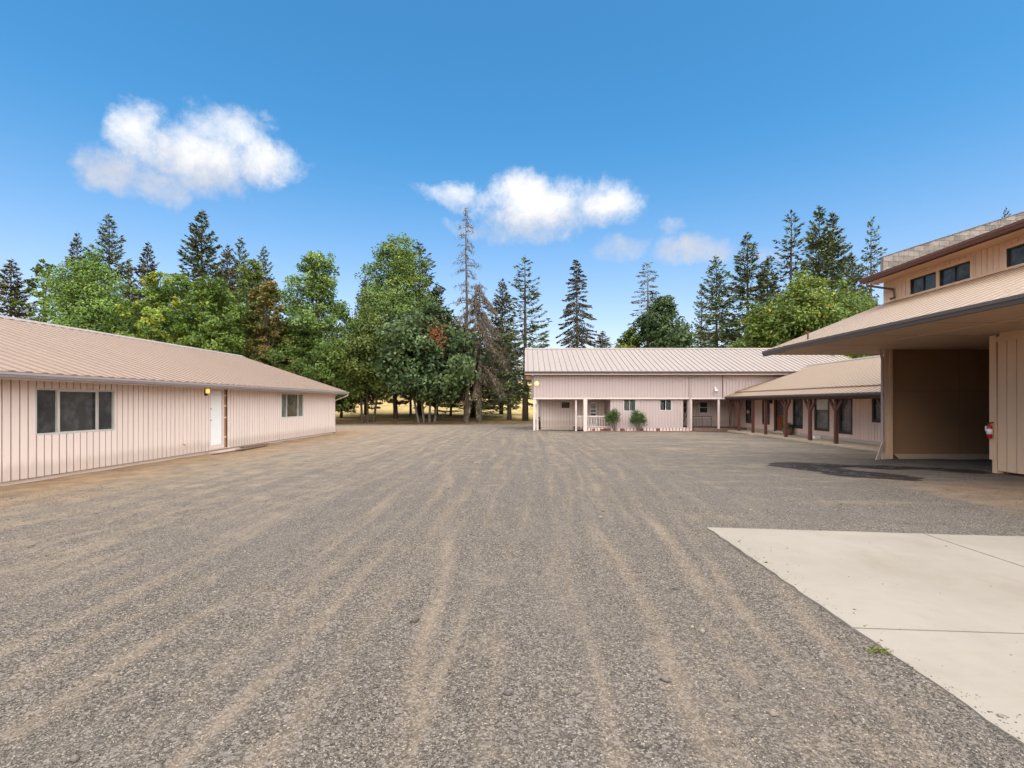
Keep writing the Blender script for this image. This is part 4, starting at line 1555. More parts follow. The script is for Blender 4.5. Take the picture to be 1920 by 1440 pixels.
    hb, lb = .2, .40
    z = math.floor(bot(xl) / hb) * hb
    row = 0

    def clip(poly, f):
        out = []
        for i in range(len(poly)):
            a, b = poly[i], poly[(i + 1) % len(poly)]
            fa, fb = f(a), f(b)
            if fa >= 0:
                out.append(a)
            if (fa >= 0) != (fb >= 0):
                t = fa / (fa - fb)
                out.append((a[0] + (b[0] - a[0]) * t, a[1] + (b[1] - a[1]) * t))
        return out
    while z < top(20.6):
        x = xl - (lb / 2 if row % 2 else 0)
        while x < 20.6:
            poly = [(max(x, xl) + .006, z + .006), (x + lb - .006, z + .006), (x + lb - .006, z + hb - .006), (max(x, xl) + .006, z + hb - .006)]
            poly = clip(poly, lambda p: top(p[0]) - .01 - p[1])
            poly = clip(poly, lambda p: p[1] - bot(p[0])) if len(poly) > 2 else poly
            if len(poly) > 2 and max(p[0] for p in poly) - min(p[0] for p in poly) > .02:
                d = random.uniform(0, .006)
                MB().extrude([(p[0], YB - d, p[1]) for p in poly], (0, .0095 + d, 0)).build('concrete_block', M['cmu_%d' % random.randrange(3)], fw)
            x += lb
        z += hb
        row += 1
    MB().extrude([(xl - .02, YB - .02, top(xl - .02)), (24, YB - .02, top(24)), (24, YB - .02, top(24) + .03), (xl - .02, YB - .02, top(xl - .02) + .03)], (0, .22, 0)).build('coping', M['dark_gutter'], fw)
    mb = MB()
    mb.box(24, 24.12, Y0, YE, -.3, 8)
    mb.build('rear_wall', M['tan'], th)
    extinguisher((XW - .05, yj - .1, HC - 1.03 + .03), 'red fire extinguisher on the tan barn door post', (-1, 0, 0))


for k, c in enumerate(((.25, .225, .205), (.20, .18, .165), (.29, .26, .235))):
    m, t, b = new_mat('concrete_block_%d' % k)
    pos = t.node('ShaderNodeNewGeometry').outputs['Position']
    n = t.noise(pos, 3.0, 6, .7)
    n2 = t.noise(t.mapping(pos, (5, 5, 1)), 1.0, 5, .65)
    cc = t.mix(t.smooth(n, .3, .75), c, tuple(v * .6 for v in c))
    cc = t.mix(t.math('MULTIPLY', t.smooth(n2, .52, .75), .65), cc, (.10, .09, .085))
    t.l.new(cc, b.inputs['Base Color'])
    b.inputs['Roughness'].default_value = .95
    t.l.new(t.bump(t.noise(pos, 40, 4, .6), .5, .01), b.inputs['Normal'])
    M['cmu_%d' % k] = m

# ------------------------------------------------------------------ trees and plants

M['leaf_shrub'] = leafmat('shrub_leaf', [(0, (.02, .045, .012)), (.5, (.05, .10, .025)), (.9, (.11, .17, .045)), (1, (.22, .20, .06))])
M['leaf_green'] = leafmat('green_leaf', [(0, (.045, .068, .013)), (.5, (.11, .155, .032)), (.88, (.21, .265, .06)), (1, (.26, .25, .05))])
M['leaf_light'] = leafmat('light_leaf', [(0, (.05, .085, .017)), (.5, (.115, .175, .035)), (.9, (.20, .265, .06)), (1, (.28, .28, .08))])
M['leaf_dark'] = leafmat('maple_leaf', [(0, (.022, .040, .014)), (.5, (.055, .090, .030)), (.9, (.115, .16, .055)), (1, (.17, .20, .065))])
M['leaf_yellow'] = leafmat('turning_leaf', [(0, (.05, .085, .02)), (.4, (.13, .19, .035)), (.75, (.30, .29, .035)), (1, (.44, .31, .04))])
M['leaf_brown'] = leafmat('brown_leaf', [(0, (.06, .06, .017)), (.5, (.15, .14, .035)), (.85, (.24, .155, .045)), (1, (.17, .20, .05))])
M['leaf_autumn'] = leafmat('green_orange_leaf', [(0, (.042, .066, .011)), (.5, (.10, .145, .022)), (.85, (.18, .22, .036)), (.93, (.27, .24, .05)), (1, (.34, .17, .05))])
M['leaf_red'] = leafmat('red_leaf', [(0, (.12, .03, .015)), (1, (.32, .07, .03))])
M['needle'] = leafmat('fir_needle', [(0, (.024, .033, .013)), (.5, (.058, .078, .028)), (.9, (.105, .125, .044)), (1, (.14, .11, .046))], trans=.12)
M['needle_brown'] = leafmat('bronzed_needle', [(0, (.03, .03, .015)), (.5, (.07, .062, .03)), (.85, (.085, .09, .036)), (1, (.13, .085, .045))], trans=.12)
M['needle_light'] = leafmat('larch_needle', [(0, (.05, .07, .02)), (.5, (.10, .13, .04)), (1, (.17, .18, .06))], trans=.2)
M['twig_dead'] = leafmat('dead_twig', [(0, (.045, .034, .024)), (.6, (.105, .078, .055)), (1, (.17, .13, .095))], trans=.05)
M['bark'] = bark('bark', (.085, .065, .05))
M['bark_grey'] = bark('grey_bark', (.16, .135, .115))
M['bark_dead'] = bark('dead_bark', (.105, .08, .062))


def leaf_mesh(name, pos, nrm, size, aspect, tint, mat, axis=None):
    """one rhombic leaf (or spray) per point"""
    N = len(pos)
    nrm = nrm / (np.linalg.norm(nrm, axis=1)[:, None] + 1e-9)
    if axis is None:
        axis = rng.normal(size=(N, 3))
    u = axis - nrm * np.sum(axis * nrm, 1)[:, None]
    u /= (np.linalg.norm(u, axis=1)[:, None] + 1e-9)
    v = np.cross(nrm, u)
    s = size[:, None]
    k = rng.uniform(.35, .6, (N, 1))
    co = np.stack([pos - u * s * .5, pos + u * s * (k - .5) + v * s * aspect * .5 + nrm * s * .06, pos + u * s * .5, pos + u * s * (k - .5) - v * s * aspect * .5 + nrm * s * .06], 1)
    faces = np.arange(N * 4).reshape(N, 4)
    return np_mesh(name, co.reshape(-1, 3), faces, mat, tint)


def conifer_data(H, R, seed, base=.12, dens=1.0, droop=.35, power=.72, gaps=.1, spray=.72, whorl=.42, sag=0.0, shape='cone', tip=.0):
    """trunk and crown meshes of a conifer of height H and radius R standing at the origin"""
    r = np.random.default_rng(seed)
    P, Nn, Sz, Ax, Ti = [], [], [], [], []
    br = MB()
    br.tube([(0, 0, -.3), (0, 0, H * .3), (.02 * H * .1, 0, H * .7), (0, 0, H)], [H * .013 + .08, H * .010, H * .005, .02], 8)
    z = H * base
    while z < H * .985:
        t = (z / H - base) / (1 - base)
        if shape == 'cone':
            L0 = R * (1 - t) ** power * (1 if t > .12 else .75 + 2 * t)
        else:                                   # narrow spindle, open at the top
            L0 = R * (math.sin(math.pi * min(1, (t * .86 + .1))) ** .8)
        nb = int(round((4 + 3 * r.random()) * (1 if t < .8 else .8)))
        a0 = r.random() * 6.283
        for b in range(nb):
            if r.random() < gaps:
                continue
            a = a0 + b * 6.283 / nb + r.normal() * .25
            L = max(.15, L0 * r.uniform(.62, 1.12))
            el = (.45 * t - droop * (1 - t)) + r.normal() * .10
            d = np.array([math.cos(a) * math.cos(el), math.sin(a) * math.cos(el), math.sin(el)])
            zz = z + r.uniform(-.25, .25)
            upturn = .16 + .1 * r.random()
            def pt(s):
                return np.array([0, 0, zz]) + d * (L * s) + np.array([0, 0, L * (-.18 * math.sin(s * 2.6) + upturn * s * s - sag * s * s)])
            if L > .8:
                br.tube([pt(0), pt(.5), pt(.95)], [max(.012, .013 * L), .008 * L + .005, .006], 4, cap=False)
            n = max(5, int(L * 12 * dens))
            ss = np.sqrt(r.random(n)) * .95 + .06
            ss = np.clip(ss, .12 if L > 1 else .0, 1.03)
            side = np.array([-math.sin(a), math.cos(a), 0])
            ctone = r.normal() * .16
            for s in ss:
                w = L * .34 * (1 - .7 * s) + .08
                off = r.uniform(-1, 1)
                hang = r.random()
                p = pt(s) + side * (off * w) + np.array([0, 0, -.10 * abs(off) * w - hang * spray * .28])
                P.append(p)
                ax = d * (.6 + .5 * r.random()) + side * off * .8 + np.array([0, 0, -.25 - .6 * hang * (1 - t) + .3 * t])
                Ax.append(ax)
                Nn.append(np.array([0, 0, 1.0]) + r.normal(size=3) * .55)
                Sz.append(spray * r.uniform(.55, 1.2) * (.75 + .25 * (1 - t)))
                Ti.append(np.clip(.42 + ctone + .25 * (s - .5) + r.normal() * .17, 0, 1))
        z += whorl * (.7 + .6 * r.random()) * (1 if t < .75 else .8)
    return br, np.array(P), np.array(Nn), np.array(Sz), np.array(Ax), np.array(Ti)


PROTO = {}


def conifer_proto(key, mat, barkm, asp=.36, **kw):
    br, P, Nn, Sz, Ax, Ti = conifer_data(**kw)
    me_t = br.mesh('trunk', barkm, smooth=True)
    me_c = leaf_mesh('crown', P, Nn, Sz, asp, Ti, mat, Ax)
    PROTO[key] = (me_t, me_c, kw['H'], kw['R'])


def place(px, py, y):
    return (px - VX) * y / F, HC + (VY - py) * y / F


def tree_from(key, name, px, top, y, width, label, group, rot=None, base_py=None):
    """a tree built from prototype key whose tip shows at (px, top) when it stands y metres away"""
    me_t, me_c, H0, R0 = PROTO[key]
    x, ztop = place(px, top, y)
    zb = float(fz(x, y)) if y > 62 else float(gz(x, y))
    H = ztop - zb
    R = width / 2 * y / F * ((1.32 if px < 1000 else 1.16) if key.startswith('fir') else 1.1)
    o = thing(name, label, 'tree', (x, y, zb), group)
    o.scale = (R / R0, R / R0, H / H0)
    o.rotation_euler = (random.uniform(-.012, .012), random.uniform(-.012, .012), random.uniform(0, 6.28) if rot is None else rot)
    mk('trunk', me_t, o)
    mk('crown', me_c, o)
    return o


def build_conifers():
    nd, nb = M['needle'], M['needle_brown']
    conifer_proto('fir_a', nd, M['bark'], H=24, R=5.5, seed=1, dens=1.25)
    conifer_proto('fir_b', nd, M['bark'], H=24, R=5.5, seed=2, dens=1.15, gaps=.2, power=.66, whorl=.5)
    conifer_proto('fir_c', nb, M['bark'], H=24, R=5.5, seed=3, dens=1.2, gaps=.12, power=.75)
    conifer_proto('fir_open', nd, M['bark'], H=26, R=5, seed=4, dens=.95, gaps=.3, whorl=.62, base=.2, droop=.28, power=.62)
    conifer_proto('cedar', nb, M['bark_grey'], H=22, R=2.6, seed=5, dens=2.6, shape='spindle', droop=.6, spray=.46, whorl=.27, gaps=.3, sag=.55)
    conifer_proto('cedar_thin', nb, M['bark_grey'], H=22, R=2.6, seed=6, dens=1.3, shape='spindle', droop=.5, spray=.4, whorl=.36, gaps=.4, sag=.5)
    conifer_proto('larch', M['needle_light'], M['bark_grey'], H=14, R=4.4, seed=8, dens=1.3, droop=.15, spray=.5, whorl=.5, gaps=.2, base=.25, sag=.45)
    g1 = 'firs standing behind the long outbuilding'
    for (k, px, top, y, w, lab) in (
            ('fir_c', 20, 483, 62, 130, 'bronze green fir at the far left edge of the photo'),
            ('fir_c', 148, 434, 84, 90, 'short narrow fir left of the second tallest fir on the left'),
            ('fir_b', 204, 399, 80, 120, 'dark fir with open tiers, second tallest on the left'),
            ('fir_c', 278, 451, 84, 95, 'small blunt fir between the two tall firs on the left'),
            ('fir_c', 243, 486, 88, 70, 'low dark fir tip just left of the small blunt fir'),
            ('fir_a', 376, 391, 78, 140, 'tallest dark fir above the long outbuilding'),
            ('fir_c', 425, 455, 76, 100, 'bronzed fir leaning close to the tallest fir on the left'),
            ('fir_b', 449, 442, 86, 90, 'slim pointed fir right of the bronzed fir'),
            ('fir_b', 493, 459, 86, 80, 'small pointed fir nearest the airy round tree')):
        tree_from(k, 'fir_tree', px, top, y, w, lab, g1)
    g2 = 'firs in the middle of the tree line'
    for (k, px, top, y, w, lab) in (
            ('fir_c', 686, 515, 76, 80, 'thin brownish fir tip left of the tall pale green tree'),
            ('fir_b', 787, 449, 74, 135, 'dark fir rising right behind the tall pale green tree'),
            ('fir_c', 818, 528, 76, 90, 'shorter bronze fir left of the dead snag'),
            ('fir_open', 985, 478, 64, 115, 'single dark fir standing at the corner of the porch building'),
            ('fir_b', 887, 640, 72, 150, 'low dark fir behind the two dead trunks'),
            ('fir_c', 940, 520, 80, 90, 'bronzed fir behind the brown dead conifer')):
        tree_from(k, 'fir_tree', px, top, y, w, lab, g2)
    g3 = 'firs behind the porch building'
    for (k, px, top, y, w, lab) in (
            ('fir_b', 1345, 476, 72, 130, 'dark fir left of the bushy green tree behind the roof'),
            ('fir_open', 1313, 530, 80, 60, 'thin ragged fir spike right of the round green tree'),
            ('fir_b', 1404, 434, 74, 150, 'broad tiered fir, fourth from the barn'),
            ('fir_open', 1482, 394, 72, 140, 'tall open fir, third from the barn'),
            ('fir_a', 1536, 384, 76, 150, 'tallest dense fir of the pair near the barn'),
            ('fir_a', 1562, 394, 80, 140, 'dense fir on the right of the tall pair'),
            ('fir_open', 1632, 403, 70, 95, 'sparse fir nearest the barn roof'),
            ('fir_a', 1600, 470, 84, 120, 'shorter fir between the tall pair and the sparse fir'),
            ('fir_a', 1440, 480, 84, 130, 'shorter fir in the gap between two tall tiered firs'),
            ('fir_open', 1887, 386, 60, 60, 'fir tip showing above the block wall of the barn')):
        tree_from(k, 'fir_tree', px, top, y, w, lab, g3)
    tree_from('cedar', 'cedar_tree', 1083, 485, 66, 68, 'slender bronzed spire tree left of centre above the pale roof', 'slender spire trees')
    tree_from('cedar_thin', 'cedar_tree', 1215, 487, 68, 75, 'thin see-through spire tree behind the round green tree', 'slender spire trees')
    tree_from('larch', 'larch_tree', 955, 612, 66, 150, 'pale yellow green drooping tree beside the porch building corner', None)
    # dark trees far up the field, filling the gaps low between the nearer ones
    rr = random.Random(21)
    labs = ['far dark fir on the rising field, %s' % s for s in (
        'left of the distant house', 'behind the distant house', 'right of the distant house', 'seen left of the thin brownish fir',
        'seen behind the tall pale green tree', 'seen behind the dark maple', 'seen right of the dead snag', 'seen left of the porch building corner fir',
        'seen behind the far left deciduous trees', 'seen low behind the airy round tree', 'seen low behind the turning yellow tree', 'low behind the spire tree',
        'low behind the bushy green tree')]
    for k, px in enumerate((600, 628, 662, 690, 735, 800, 862, 935, 110, 560, 320, 1130, 1490)):
        y = 118 + rr.uniform(-8, 34)
        tree_from(('fir_a', 'fir_b', 'fir_c')[k % 3], 'fir_tree', px, rr.uniform(600, 655), y, rr.uniform(70, 100), labs[k], 'far firs on the rising field')
    # dead snag and the brown dead conifer
    for (px, top, y, seed, lab, n, Lm, kind) in ((874, 390, 62.8, 31, 'tall bare dead snag, the highest tree in the middle', 105, 3.4, 0), (899, 528, 63.0, 32, 'brown dead conifer with hanging twigs right of the snag', 170, 5.2, 1)):
        x, zt = place(px, top, y)
        zb = float(fz(x, y))
        H = zt - zb
        r = np.random.default_rng(seed)
        o = thing('dead_tree', lab, 'tree', (x, y, zb))
        br = MB()
        br.tube([(0, 0, -.3), (.03, 0, 3), (.1, 0, H * .55), (-.05, 0, H * .8), (0, 0, H)], [.36, .29, .15, .07, .02] if kind == 0 else [.32, .27, .15, .08, .02], 10)
        tr = br.build('trunk', M['bark_dead'], None)
        tr.parent = o
        bm = MB()
        P, Ax, Ti, Sz = [], [], [], []
        for k in range(n):
            t = r.uniform(.26 if kind else .42, .985) if kind else 1 - .6 * r.random() ** 1.2
            z = H * t
            a = r.random() * 6.283
            L = Lm * (1 - t) ** (.62 if kind == 0 else .55) * r.uniform(.5, 1.1) + .25
            d = np.array([math.cos(a), math.sin(a), 0])
            dr = r.uniform(.25, .6) if kind == 0 else r.uniform(.5, 1.1)
            pts = [np.array([0, 0, z]) + d * (L * s) + np.array([0, 0, L * (.12 * s - dr * s * s)]) for s in (0, .35, .7, 1.0)]
            bm.tube(pts, [.03 + .006 * L, .022, .014, .006], 4, cap=False)
            for q in range(int(L * (12 if kind == 0 else 40))):
                s = r.uniform(.25, 1.05)
                p = np.array([0, 0, z]) + d * (L * s) + np.array([0, 0, L * (.12 * s - dr * s * s)]) + r.normal(size=3) * .1
                P.append(p)
                Ax.append(d * .4 + r.normal(size=3) * .5 + np.array([0, 0, -1.0]))
                Ti.append(r.random())
                Sz.append(r.uniform(.3, .8))
        b2 = bm.build('branches', M['bark_dead'], None)
        b2.parent = o
        P = np.array(P)
        me = leaf_mesh('twigs', P, r.normal(size=P.shape), np.array(Sz), .09 if kind == 0 else .09, np.array(Ti), M['twig_dead'], np.array(Ax))
        mk('twigs', me, o)


def deciduous(name, px, top, y, width, label, mat, seed, bottom=.25, n_lobes=34, leaves=16000, leaf=.24, barkm='bark', shape=(1, 1), airy=0.0, trunks=1, group=None, lobe_r=.36, tilt=0.0, trunk_r=None):
    """broadleaf tree: tapered trunk and limbs, crown of clumped leaves around the limb ends"""
    r = np.random.default_rng(seed)
    x, zt = place(px, top, y)
    zb = float(fz(x, y)) if y > 62 else float(gz(x, y))
    H = zt - zb
    R = width / 2 * y / F
    o = thing(name, label, 'tree', (x, y, zb), group)
    zc0, zc1 = H * bottom, H
    C, Rl = [], []
    for k in range(n_lobes):
        t = (k + .5) / n_lobes
        t = t ** .9
        prof = math.sin(math.pi * (t * .80 + .16)) ** .75 * shape[0] + (1 - shape[0]) * (1 - t)
        a = k * 2.39996 + r.normal() * .3
        rad = R * prof * (.12 + .68 * math.sqrt(r.random()))
        lr = R * lobe_r * r.uniform(.7, 1.3) * (.75 + .5 * prof)
        C.append(np.array([math.cos(a) * rad, math.sin(a) * rad, zc0 + (zc1 - zc0 - lr * .5) * t]))
        Rl.append(lr)
    leaves = int(leaves * 1.7)
    leaf = leaf * 1.28
    tb = MB()
    fork = []
    for k in range(trunks):
        off = (k - (trunks - 1) / 2)
        bx = off * .55
        lean = off * .9
        hf = zc0 + (zc1 - zc0) * r.uniform(.18, .3)
        tr = (trunk_r or (.009 * H + .1)) / (1 if trunks == 1 else 1.5)
        top_p = (bx + lean + tilt, r.normal() * .2, hf)
        tb.tube([(bx, off * .3, -.3), (bx * 1.1, off * .3, .25), (bx + lean * .45 + r.normal() * .1 + tilt * .4, off * .2, hf * .5), top_p], [tr * 1.35, tr, tr * .8, tr * .6], 10)
        tb.tube([top_p, (top_p[0] * .7 + r.normal() * .3, top_p[1], hf + (H - hf) * .45), (r.normal() * .3, r.normal() * .3, H * .93)], [tr * .6, tr * .35, .03], 6)
        fork.append((np.array(top_p), tr))
    P, Nn, Sz, Ti = [], [], [], []
    tot = sum(v ** 2 for v in Rl)
    for k, (c, lr) in enumerate(zip(C, Rl)):
        fp, tr = fork[k % trunks]
        s = np.array([fp[0] * .6, fp[1] * .6, min(c[2] * .8, fp[2] + (c[2] - fp[2]) * .35)])
        if c[2] < fp[2]:
            s = np.array([fp[0] * .8, fp[1] * .8, max(zc0 * .7, c[2] - .25 * lr)])
        mid = (s + c) / 2 + r.normal(size=3) * .15 + np.array([0, 0, .1 * lr])
        tb.tube([s, mid, c], [tr * .2 + .008, tr * .12 + .008, .014], 5, cap=False)
        n = int(leaves * lr ** 2 / tot)
        ns = max(5, int(13 * (1 - airy * .5)))
        sub = r.normal(size=(ns, 3))
        sub /= np.linalg.norm(sub, axis=1)[:, None]
        sub *= lr * r.uniform(.45, 1.0, (ns, 1)) * np.array([1, 1, .8])
        for q in range(0, ns, 2):
            tb.tube([c, c + sub[q]], [.018, .007], 3, cap=False)
        stone = r.normal(size=ns) * .15
        i = r.integers(0, ns, n)
        dv = r.normal(size=(n, 3))
        dv /= np.linalg.norm(dv, axis=1)[:, None]
        sp = lr * (.44 - .12 * airy) * np.cbrt(r.random((n, 1)))
        p = c + sub[i] + dv * sp * np.array([1, 1, .7])
        out = p - np.array([0, 0, H * .5 * (1 + bottom)])
        out /= np.linalg.norm(out, axis=1)[:, None]
        P.append(p)
        Nn.append(out * .5 + np.array([0, 0, .6]) + r.normal(size=(n, 3)) * .7)
        Sz.append(leaf * r.uniform(.6, 1.25, n))
        Ti.append(np.clip(.42 + stone[i] + .10 * r.normal() + r.normal(size=n) * .15, 0, .965 if r.random() < .85 else 1))
    P, Nn, Sz, Ti = np.concatenate(P), np.concatenate(Nn), np.concatenate(Sz), np.concatenate(Ti)
    me = leaf_mesh('crown', P, Nn, Sz, .62, Ti, mat)
    mk('trunk', tb.mesh('trunk', M[barkm], smooth=True), o)
    mk('crown', me, o)
    return o, C, Rl


def build_deciduous():
    L, G, D = M['leaf_light'], M['leaf_green'], M['leaf_dark']
    gl = 'broadleaf trees behind the long outbuilding'
    deciduous('broadleaf_tree', 82, 486, 58, 120, 'thin light green tree with open twigs near the left edge', G, 41, n_lobes=20, leaves=3800, airy=.9, group=gl, lobe_r=.24)
    deciduous('broadleaf_tree', 168, 474, 54, 170, 'large feathery light green tree behind the left end of the roof', L, 42, n_lobes=44, leaves=22000, leaf=.2, bottom=.15, group=gl)
    deciduous('broadleaf_tree', 232, 560, 56, 120, 'lower grey green tree right of the feathery tree', G, 43, n_lobes=26, leaves=10000, bottom=.1, group=gl)
    deciduous('broadleaf_tree', 292, 510, 53, 110, 'yellow turning tree behind the middle of the tan roof', M['leaf_yellow'], 44, n_lobes=30, leaves=11000, bottom=.2, group=gl, airy=.3)
    deciduous('broadleaf_tree', 335, 512, 60, 120, 'bright green tree right behind the yellow turning tree', L, 45, n_lobes=26, leaves=11000, bottom=.2, group=gl)
    deciduous('broadleaf_tree', 395, 520, 54, 135, 'rounded fresh green tree above the end of the tan roof', M['leaf_autumn'], 46, n_lobes=38, leaves=18000, bottom=.12, group=gl)
    deciduous('broadleaf_tree', 470, 490, 64, 100, 'tall narrow green tree left of the rusty brown tree', G, 47, n_lobes=30, leaves=12000, bottom=.2, group=gl)
    deciduous('broadleaf_tree', 502, 525, 57, 90, 'rusty brown turning tree left of the airy round tree', M['leaf_brown'], 48, n_lobes=28, leaves=9000, bottom=.15, group=gl, airy=.3)
    deciduous('broadleaf_tree', 540, 600, 59, 120, 'low green tree beside the gable end of the outbuilding', G, 49, n_lobes=28, leaves=12000, bottom=.12, group=gl)
    deciduous('broadleaf_tree', 594, 472, 60, 150, 'airy round dark green tree with visible branches', G, 50, n_lobes=54, leaves=17000, leaf=.25, bottom=.14, airy=.3, group=gl, lobe_r=.33)
    gm = 'broadleaf trees at the end of the yard'
    deciduous('broadleaf_tree', 742, 449, 68, 165, 'tall pale green tree in the middle of the tree line', L, 51, n_lobes=50, leaves=22000, leaf=.25, bottom=.22, group=gm)
    deciduous('broadleaf_tree', 690, 588, 62.9, 165, 'mid green tree with three dark trunks beside the outbuilding corner', G, 52, n_lobes=42, leaves=20000, bottom=.32, trunks=3, group=gm)
    o, C, Rl = deciduous('maple_tree', 800, 580, 62.9, 200, 'broad dark green maple with clustered pale trunks', D, 53, n_lobes=52, leaves=26000, leaf=.38, bottom=.31, trunks=4, barkm='bark_grey')
    r = np.random.default_rng(9)
    zc = HC + (VY - 640) * 60.6 / F - o.location.z
    xx = (822 - VX) * 60.6 / F - o.location.x
    for k in range(1):
        p = np.array([xx, -4.4, zc]) + r.normal(size=(420, 3)) * np.array([.55, .35, .95])
        me = leaf_mesh('red_sprays', p, r.normal(size=p.shape) + np.array([0, -1, .6]), r.uniform(.14, .3, 420), .5, r.random(420), M['leaf_red'])
        s = mk('red_sprays', me, o)
        s['label'] = 'patch of rust red leaves high in the maple crown'
    deciduous('broadleaf_tree', 640, 640, 70, 90, 'small dark green tree in the gap right of the airy round tree', G, 54, n_lobes=24, leaves=8000, bottom=.1, group=gm)
    deciduous('broadleaf_tree', 770, 655, 76, 110, 'shaded tree behind the maple with one straight trunk', D, 55, n_lobes=24, leaves=8000, bottom=.3, group=gm)
    deciduous('broadleaf_tree', 845, 660, 74, 90, 'shaded small tree between the maple and the dead trunks', D, 56, n_lobes=22, leaves=7000, bottom=.3, group=gm)
    gr = 'broadleaf trees behind the porch building'
    deciduous('broadleaf_tree', 1243, 556, 60, 125, 'round dark green tree above the middle of the pale roof', M['leaf_dark'], 57, n_lobes=40, leaves=16000, leaf=.28, bottom=.2, group=gr)
    deciduous('broadleaf_tree', 1180, 613, 62.5, 70, 'small light bush-like tree left of the round dark green tree', M['leaf_autumn'], 58, n_lobes=22, leaves=6000, bottom=.2, group=gr)
    deciduous('broadleaf_tree', 1512, 517, 56, 200, 'broad bright green tree tinged orange beside the barn roof', M['leaf_autumn'], 59, n_lobes=56, leaves=30000, leaf=.28, bottom=.2, group=gr)
    deciduous('broadleaf_tree', 1612, 555, 58, 130, 'lower bright green tree touching the barn roof edge', M['leaf_autumn'], 60, n_lobes=36, leaves=14000, leaf=.28, bottom=.2, group=gr)
    deciduous('broadleaf_tree', 1425, 585, 58, 110, 'lower green tree left of the broad bright tree', M['leaf_autumn'], 61, n_lobes=28, leaves=11000, leaf=.26, bottom=.2, group=gr)


def build_shrubs():
    for (px, top, w, seed, lab) in ((1153, 764, 40, 71, 'taller leafy shrub in the brick edged bed left of the first window'), (1198, 767, 32, 72, 'rounder leafy shrub in the brick edged bed between the two windows')):
        y = 38.75
        r = np.random.default_rng(seed)
        x, zt = place(px, top, y)
        zb = -.3
        H, R = zt - zb, w / 2 * y / F
        o = thing('leafy_shrub', lab, 'shrub', (x, y, zb), 'leafy shrubs in the flower bed')
        tb = MB()
        P, Nn = [], []
        for k in range(16):
            a = r.random() * 6.28
            rad = R * math.sqrt(r.random())
            h = H * r.uniform(.62, 1.0) * (1 - .25 * rad / R)
            q = [(math.cos(a) * .08, math.sin(a) * .05, 0), (math.cos(a) * rad * .5, math.sin(a) * rad * .3, h * .5), (math.cos(a) * rad, math.sin(a) * rad * .45, h)]
            tb.tube(q, [.018, .013, .006], 5, cap=False)
            n = 75
            s = r.uniform(.38, 1.0, n)
            c = np.array(q[1])[None] * (1 - s[:, None]) * 1.4 + np.array(q[2])[None] * s[:, None]
            p = c + r.normal(size=(n, 3)) * np.array([.12, .08, .11])
            P.append(p)
            Nn.append(r.normal(size=(n, 3)) * .7 + np.array([0, -.3, .6]))
        P, Nn = np.concatenate(P), np.concatenate(Nn)
        mk('stems', tb.mesh('stems', M['bark_grey']), o)
        mk('foliage', leaf_mesh('foliage', P, Nn, r.uniform(.08, .16, len(P)), .55, np.clip(r.normal(.5, .22, len(P)), 0, 1), M['leaf_shrub']), o)
    # weed at the edge of the concrete pad
    r = np.random.default_rng(5)
    x, y = 2.62, 3.88
    o = thing('weed', 'small green weed growing at the left edge of the concrete pad', 'plant', (x, y, .0))
    n = 260
    a = r.random(n) * 6.28
    p = np.stack([r.normal(size=n) * .045, r.normal(size=n) * .025, r.uniform(.003, .022, n)], 1)
    ax = np.stack([np.cos(a), np.sin(a), r.uniform(.0, .5, n)], 1)
    me = leaf_mesh('leaves', p, r.normal(size=(n, 3)) * .4 + np.array([0, 0, 1]), r.uniform(.012, .028, n), .32, r.random(n), M['leaf_autumn'], ax)
    mk('leaves', me, o)
    MB().tube([(1.70, 3.28, .022), (1.78, 3.16, .03), (1.86, 3.08, .02)], .002, 5).build_top('dry_stalk', M['old_wood'], 'single dry straw stalk lying on the gravel near the pad', 'stalk')


def build_far_house():
    y = 150.0
    x0, x1 = (614 - VX) * y / F, (652 - VX) * y / F
    zb = float(fz(-53, y)) - .3
    ze = HC + (VY - 722) * y / F
    th = thing('far_house', 'distant house with tan roof and pale walls on the rising field', 'house', ((x0 + x1) / 2, y + 4, zb))
    MB().box(x0, x1, y, y + 8, zb, ze).build('wall', M['mauve'], th)
    rf = MB().extrude([(x0 - .5, y - .6, ze), (x0 - .5, y + 8.6, ze), (x0 - .5, y + 4, ze + 2.3)], (x1 - x0 + 1, 0, 0)).build('roof', M['roof_tan'], th)
    MB().box(x1 - 1.6, x1 - .9, y + 4.5, y + 5.3, ze + 1, ze + 3.1).build('chimney', M['brick'], rf)
    for k in range(3):
        a = x0 + .8 + k * (x1 - x0 - 2.6) / 2
        f = MB().box(a, a + 1.2, y - .06, y - .003, ze - 1.7, ze - .4).build('window', M['white_door'], th)
        MB().box(a + .12, a + 1.08, y - .09, y - .061, ze - 1.58, ze - .52).build('pane', M['glass'], f)


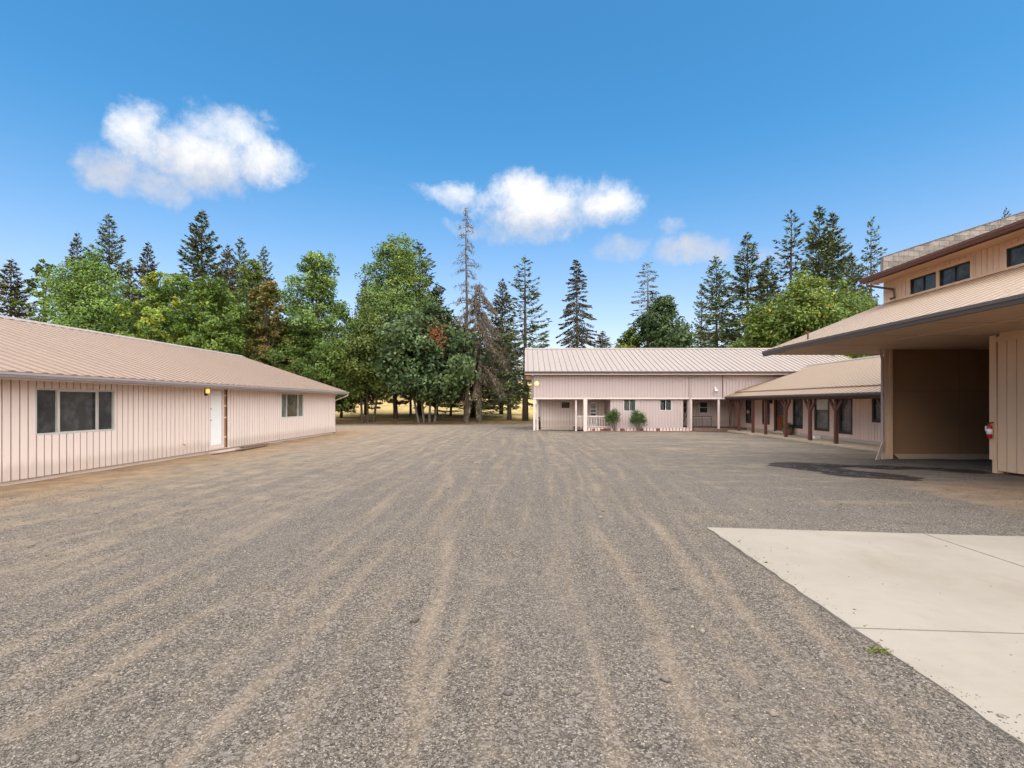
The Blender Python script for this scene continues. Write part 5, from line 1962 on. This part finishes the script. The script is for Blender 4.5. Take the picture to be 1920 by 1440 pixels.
def build_car():
    """dark car parked behind the porch, seen only through the gap by the corner post"""
    x0, y0, zg = 1.15, 44.6, -.42
    th = thing('parked_car', 'dark car parked in the shade behind the porch corner posts', 'car', (x0 + 2.1, y0 + .85, zg))
    body = [(0, .35), (0, .95), (.15, 1.05), (.35, 1.72), (1.0, 1.80), (2.3, 1.78), (2.95, 1.12), (4.1, 1.0), (4.25, .75), (4.25, .35), (3.75, .32), (3.62, .6), (3.3, .72), (2.98, .6), (2.85, .32), (1.25, .32), (1.12, .6), (.8, .72), (.48, .6), (.35, .32)]
    MB().extrude([(x0 + a, y0, zg + b) for a, b in body], (0, 1.75, 0)).build('body', M['car_dark'], th)
    for yy, s in ((y0 - .012, 1), (y0 + 1.752, 1)):
        for poly in ([(.48, 1.12), (.62, 1.62), (1.3, 1.68), (1.3, 1.12)], [(1.4, 1.12), (1.4, 1.68), (2.22, 1.66), (2.7, 1.12)]):
            MB().extrude([(x0 + a, yy, zg + b) for a, b in poly], (0, .01, 0)).build('side_window', M['glass'], th)
    MB().extrude([(x0 + .12, y0 + .2, zg + 1.12), (x0 + .30, y0 + .25, zg + 1.62), (x0 + .30, y0 + 1.5, zg + 1.62), (x0 + .12, y0 + 1.55, zg + 1.12)], (-.02, 0, .0)).build('rear_window', M['glass'], th)
    for a in (.8, 3.3):
        for yy in (y0 - .02, y0 + 1.57):
            w = MB().tube([(x0 + a, yy, zg + .34), (x0 + a, yy + .2, zg + .34)], .34, 16).build('wheel', M['black'], th)
            MB().tube([(x0 + a, yy - .005, zg + .34), (x0 + a, yy + .205, zg + .34)], .19, 12).build('rim', M['galv'], w)
    for yy in (y0 + .08, y0 + 1.42):
        MB().box(x0 - .015, x0 + .02, yy, yy + .25, zg + .7, zg + .93).build('tail_light', M['red'], th)
    MB().box(x0 - .06, x0 + .02, y0 + .05, y0 + 1.7, zg + .36, zg + .56).build('bumper', M['black'], th)
    # spare tyre at the wall corner
    c = Vector((1.17, 42.75, -.02))
    pts = [c + Vector((0, .30 * math.cos(t), .30 * math.sin(t))) for t in np.linspace(0, 2 * math.pi, 21)]
    MB().tube(pts, .085, 8, cap=False).build_top('spare_tyre', M['black'], 'black tyre leaning at the corner of the mauve porch wall', 'tyre', smooth=True)


build_wing()
build_barn()
extinguisher((16.8, 39.2, .92), 'red fire extinguisher under the wing roof by the porch corner', (-1, 0, 0), 1.25)
build_conifers()
build_deciduous()
build_shrubs()
build_far_house()
build_car()
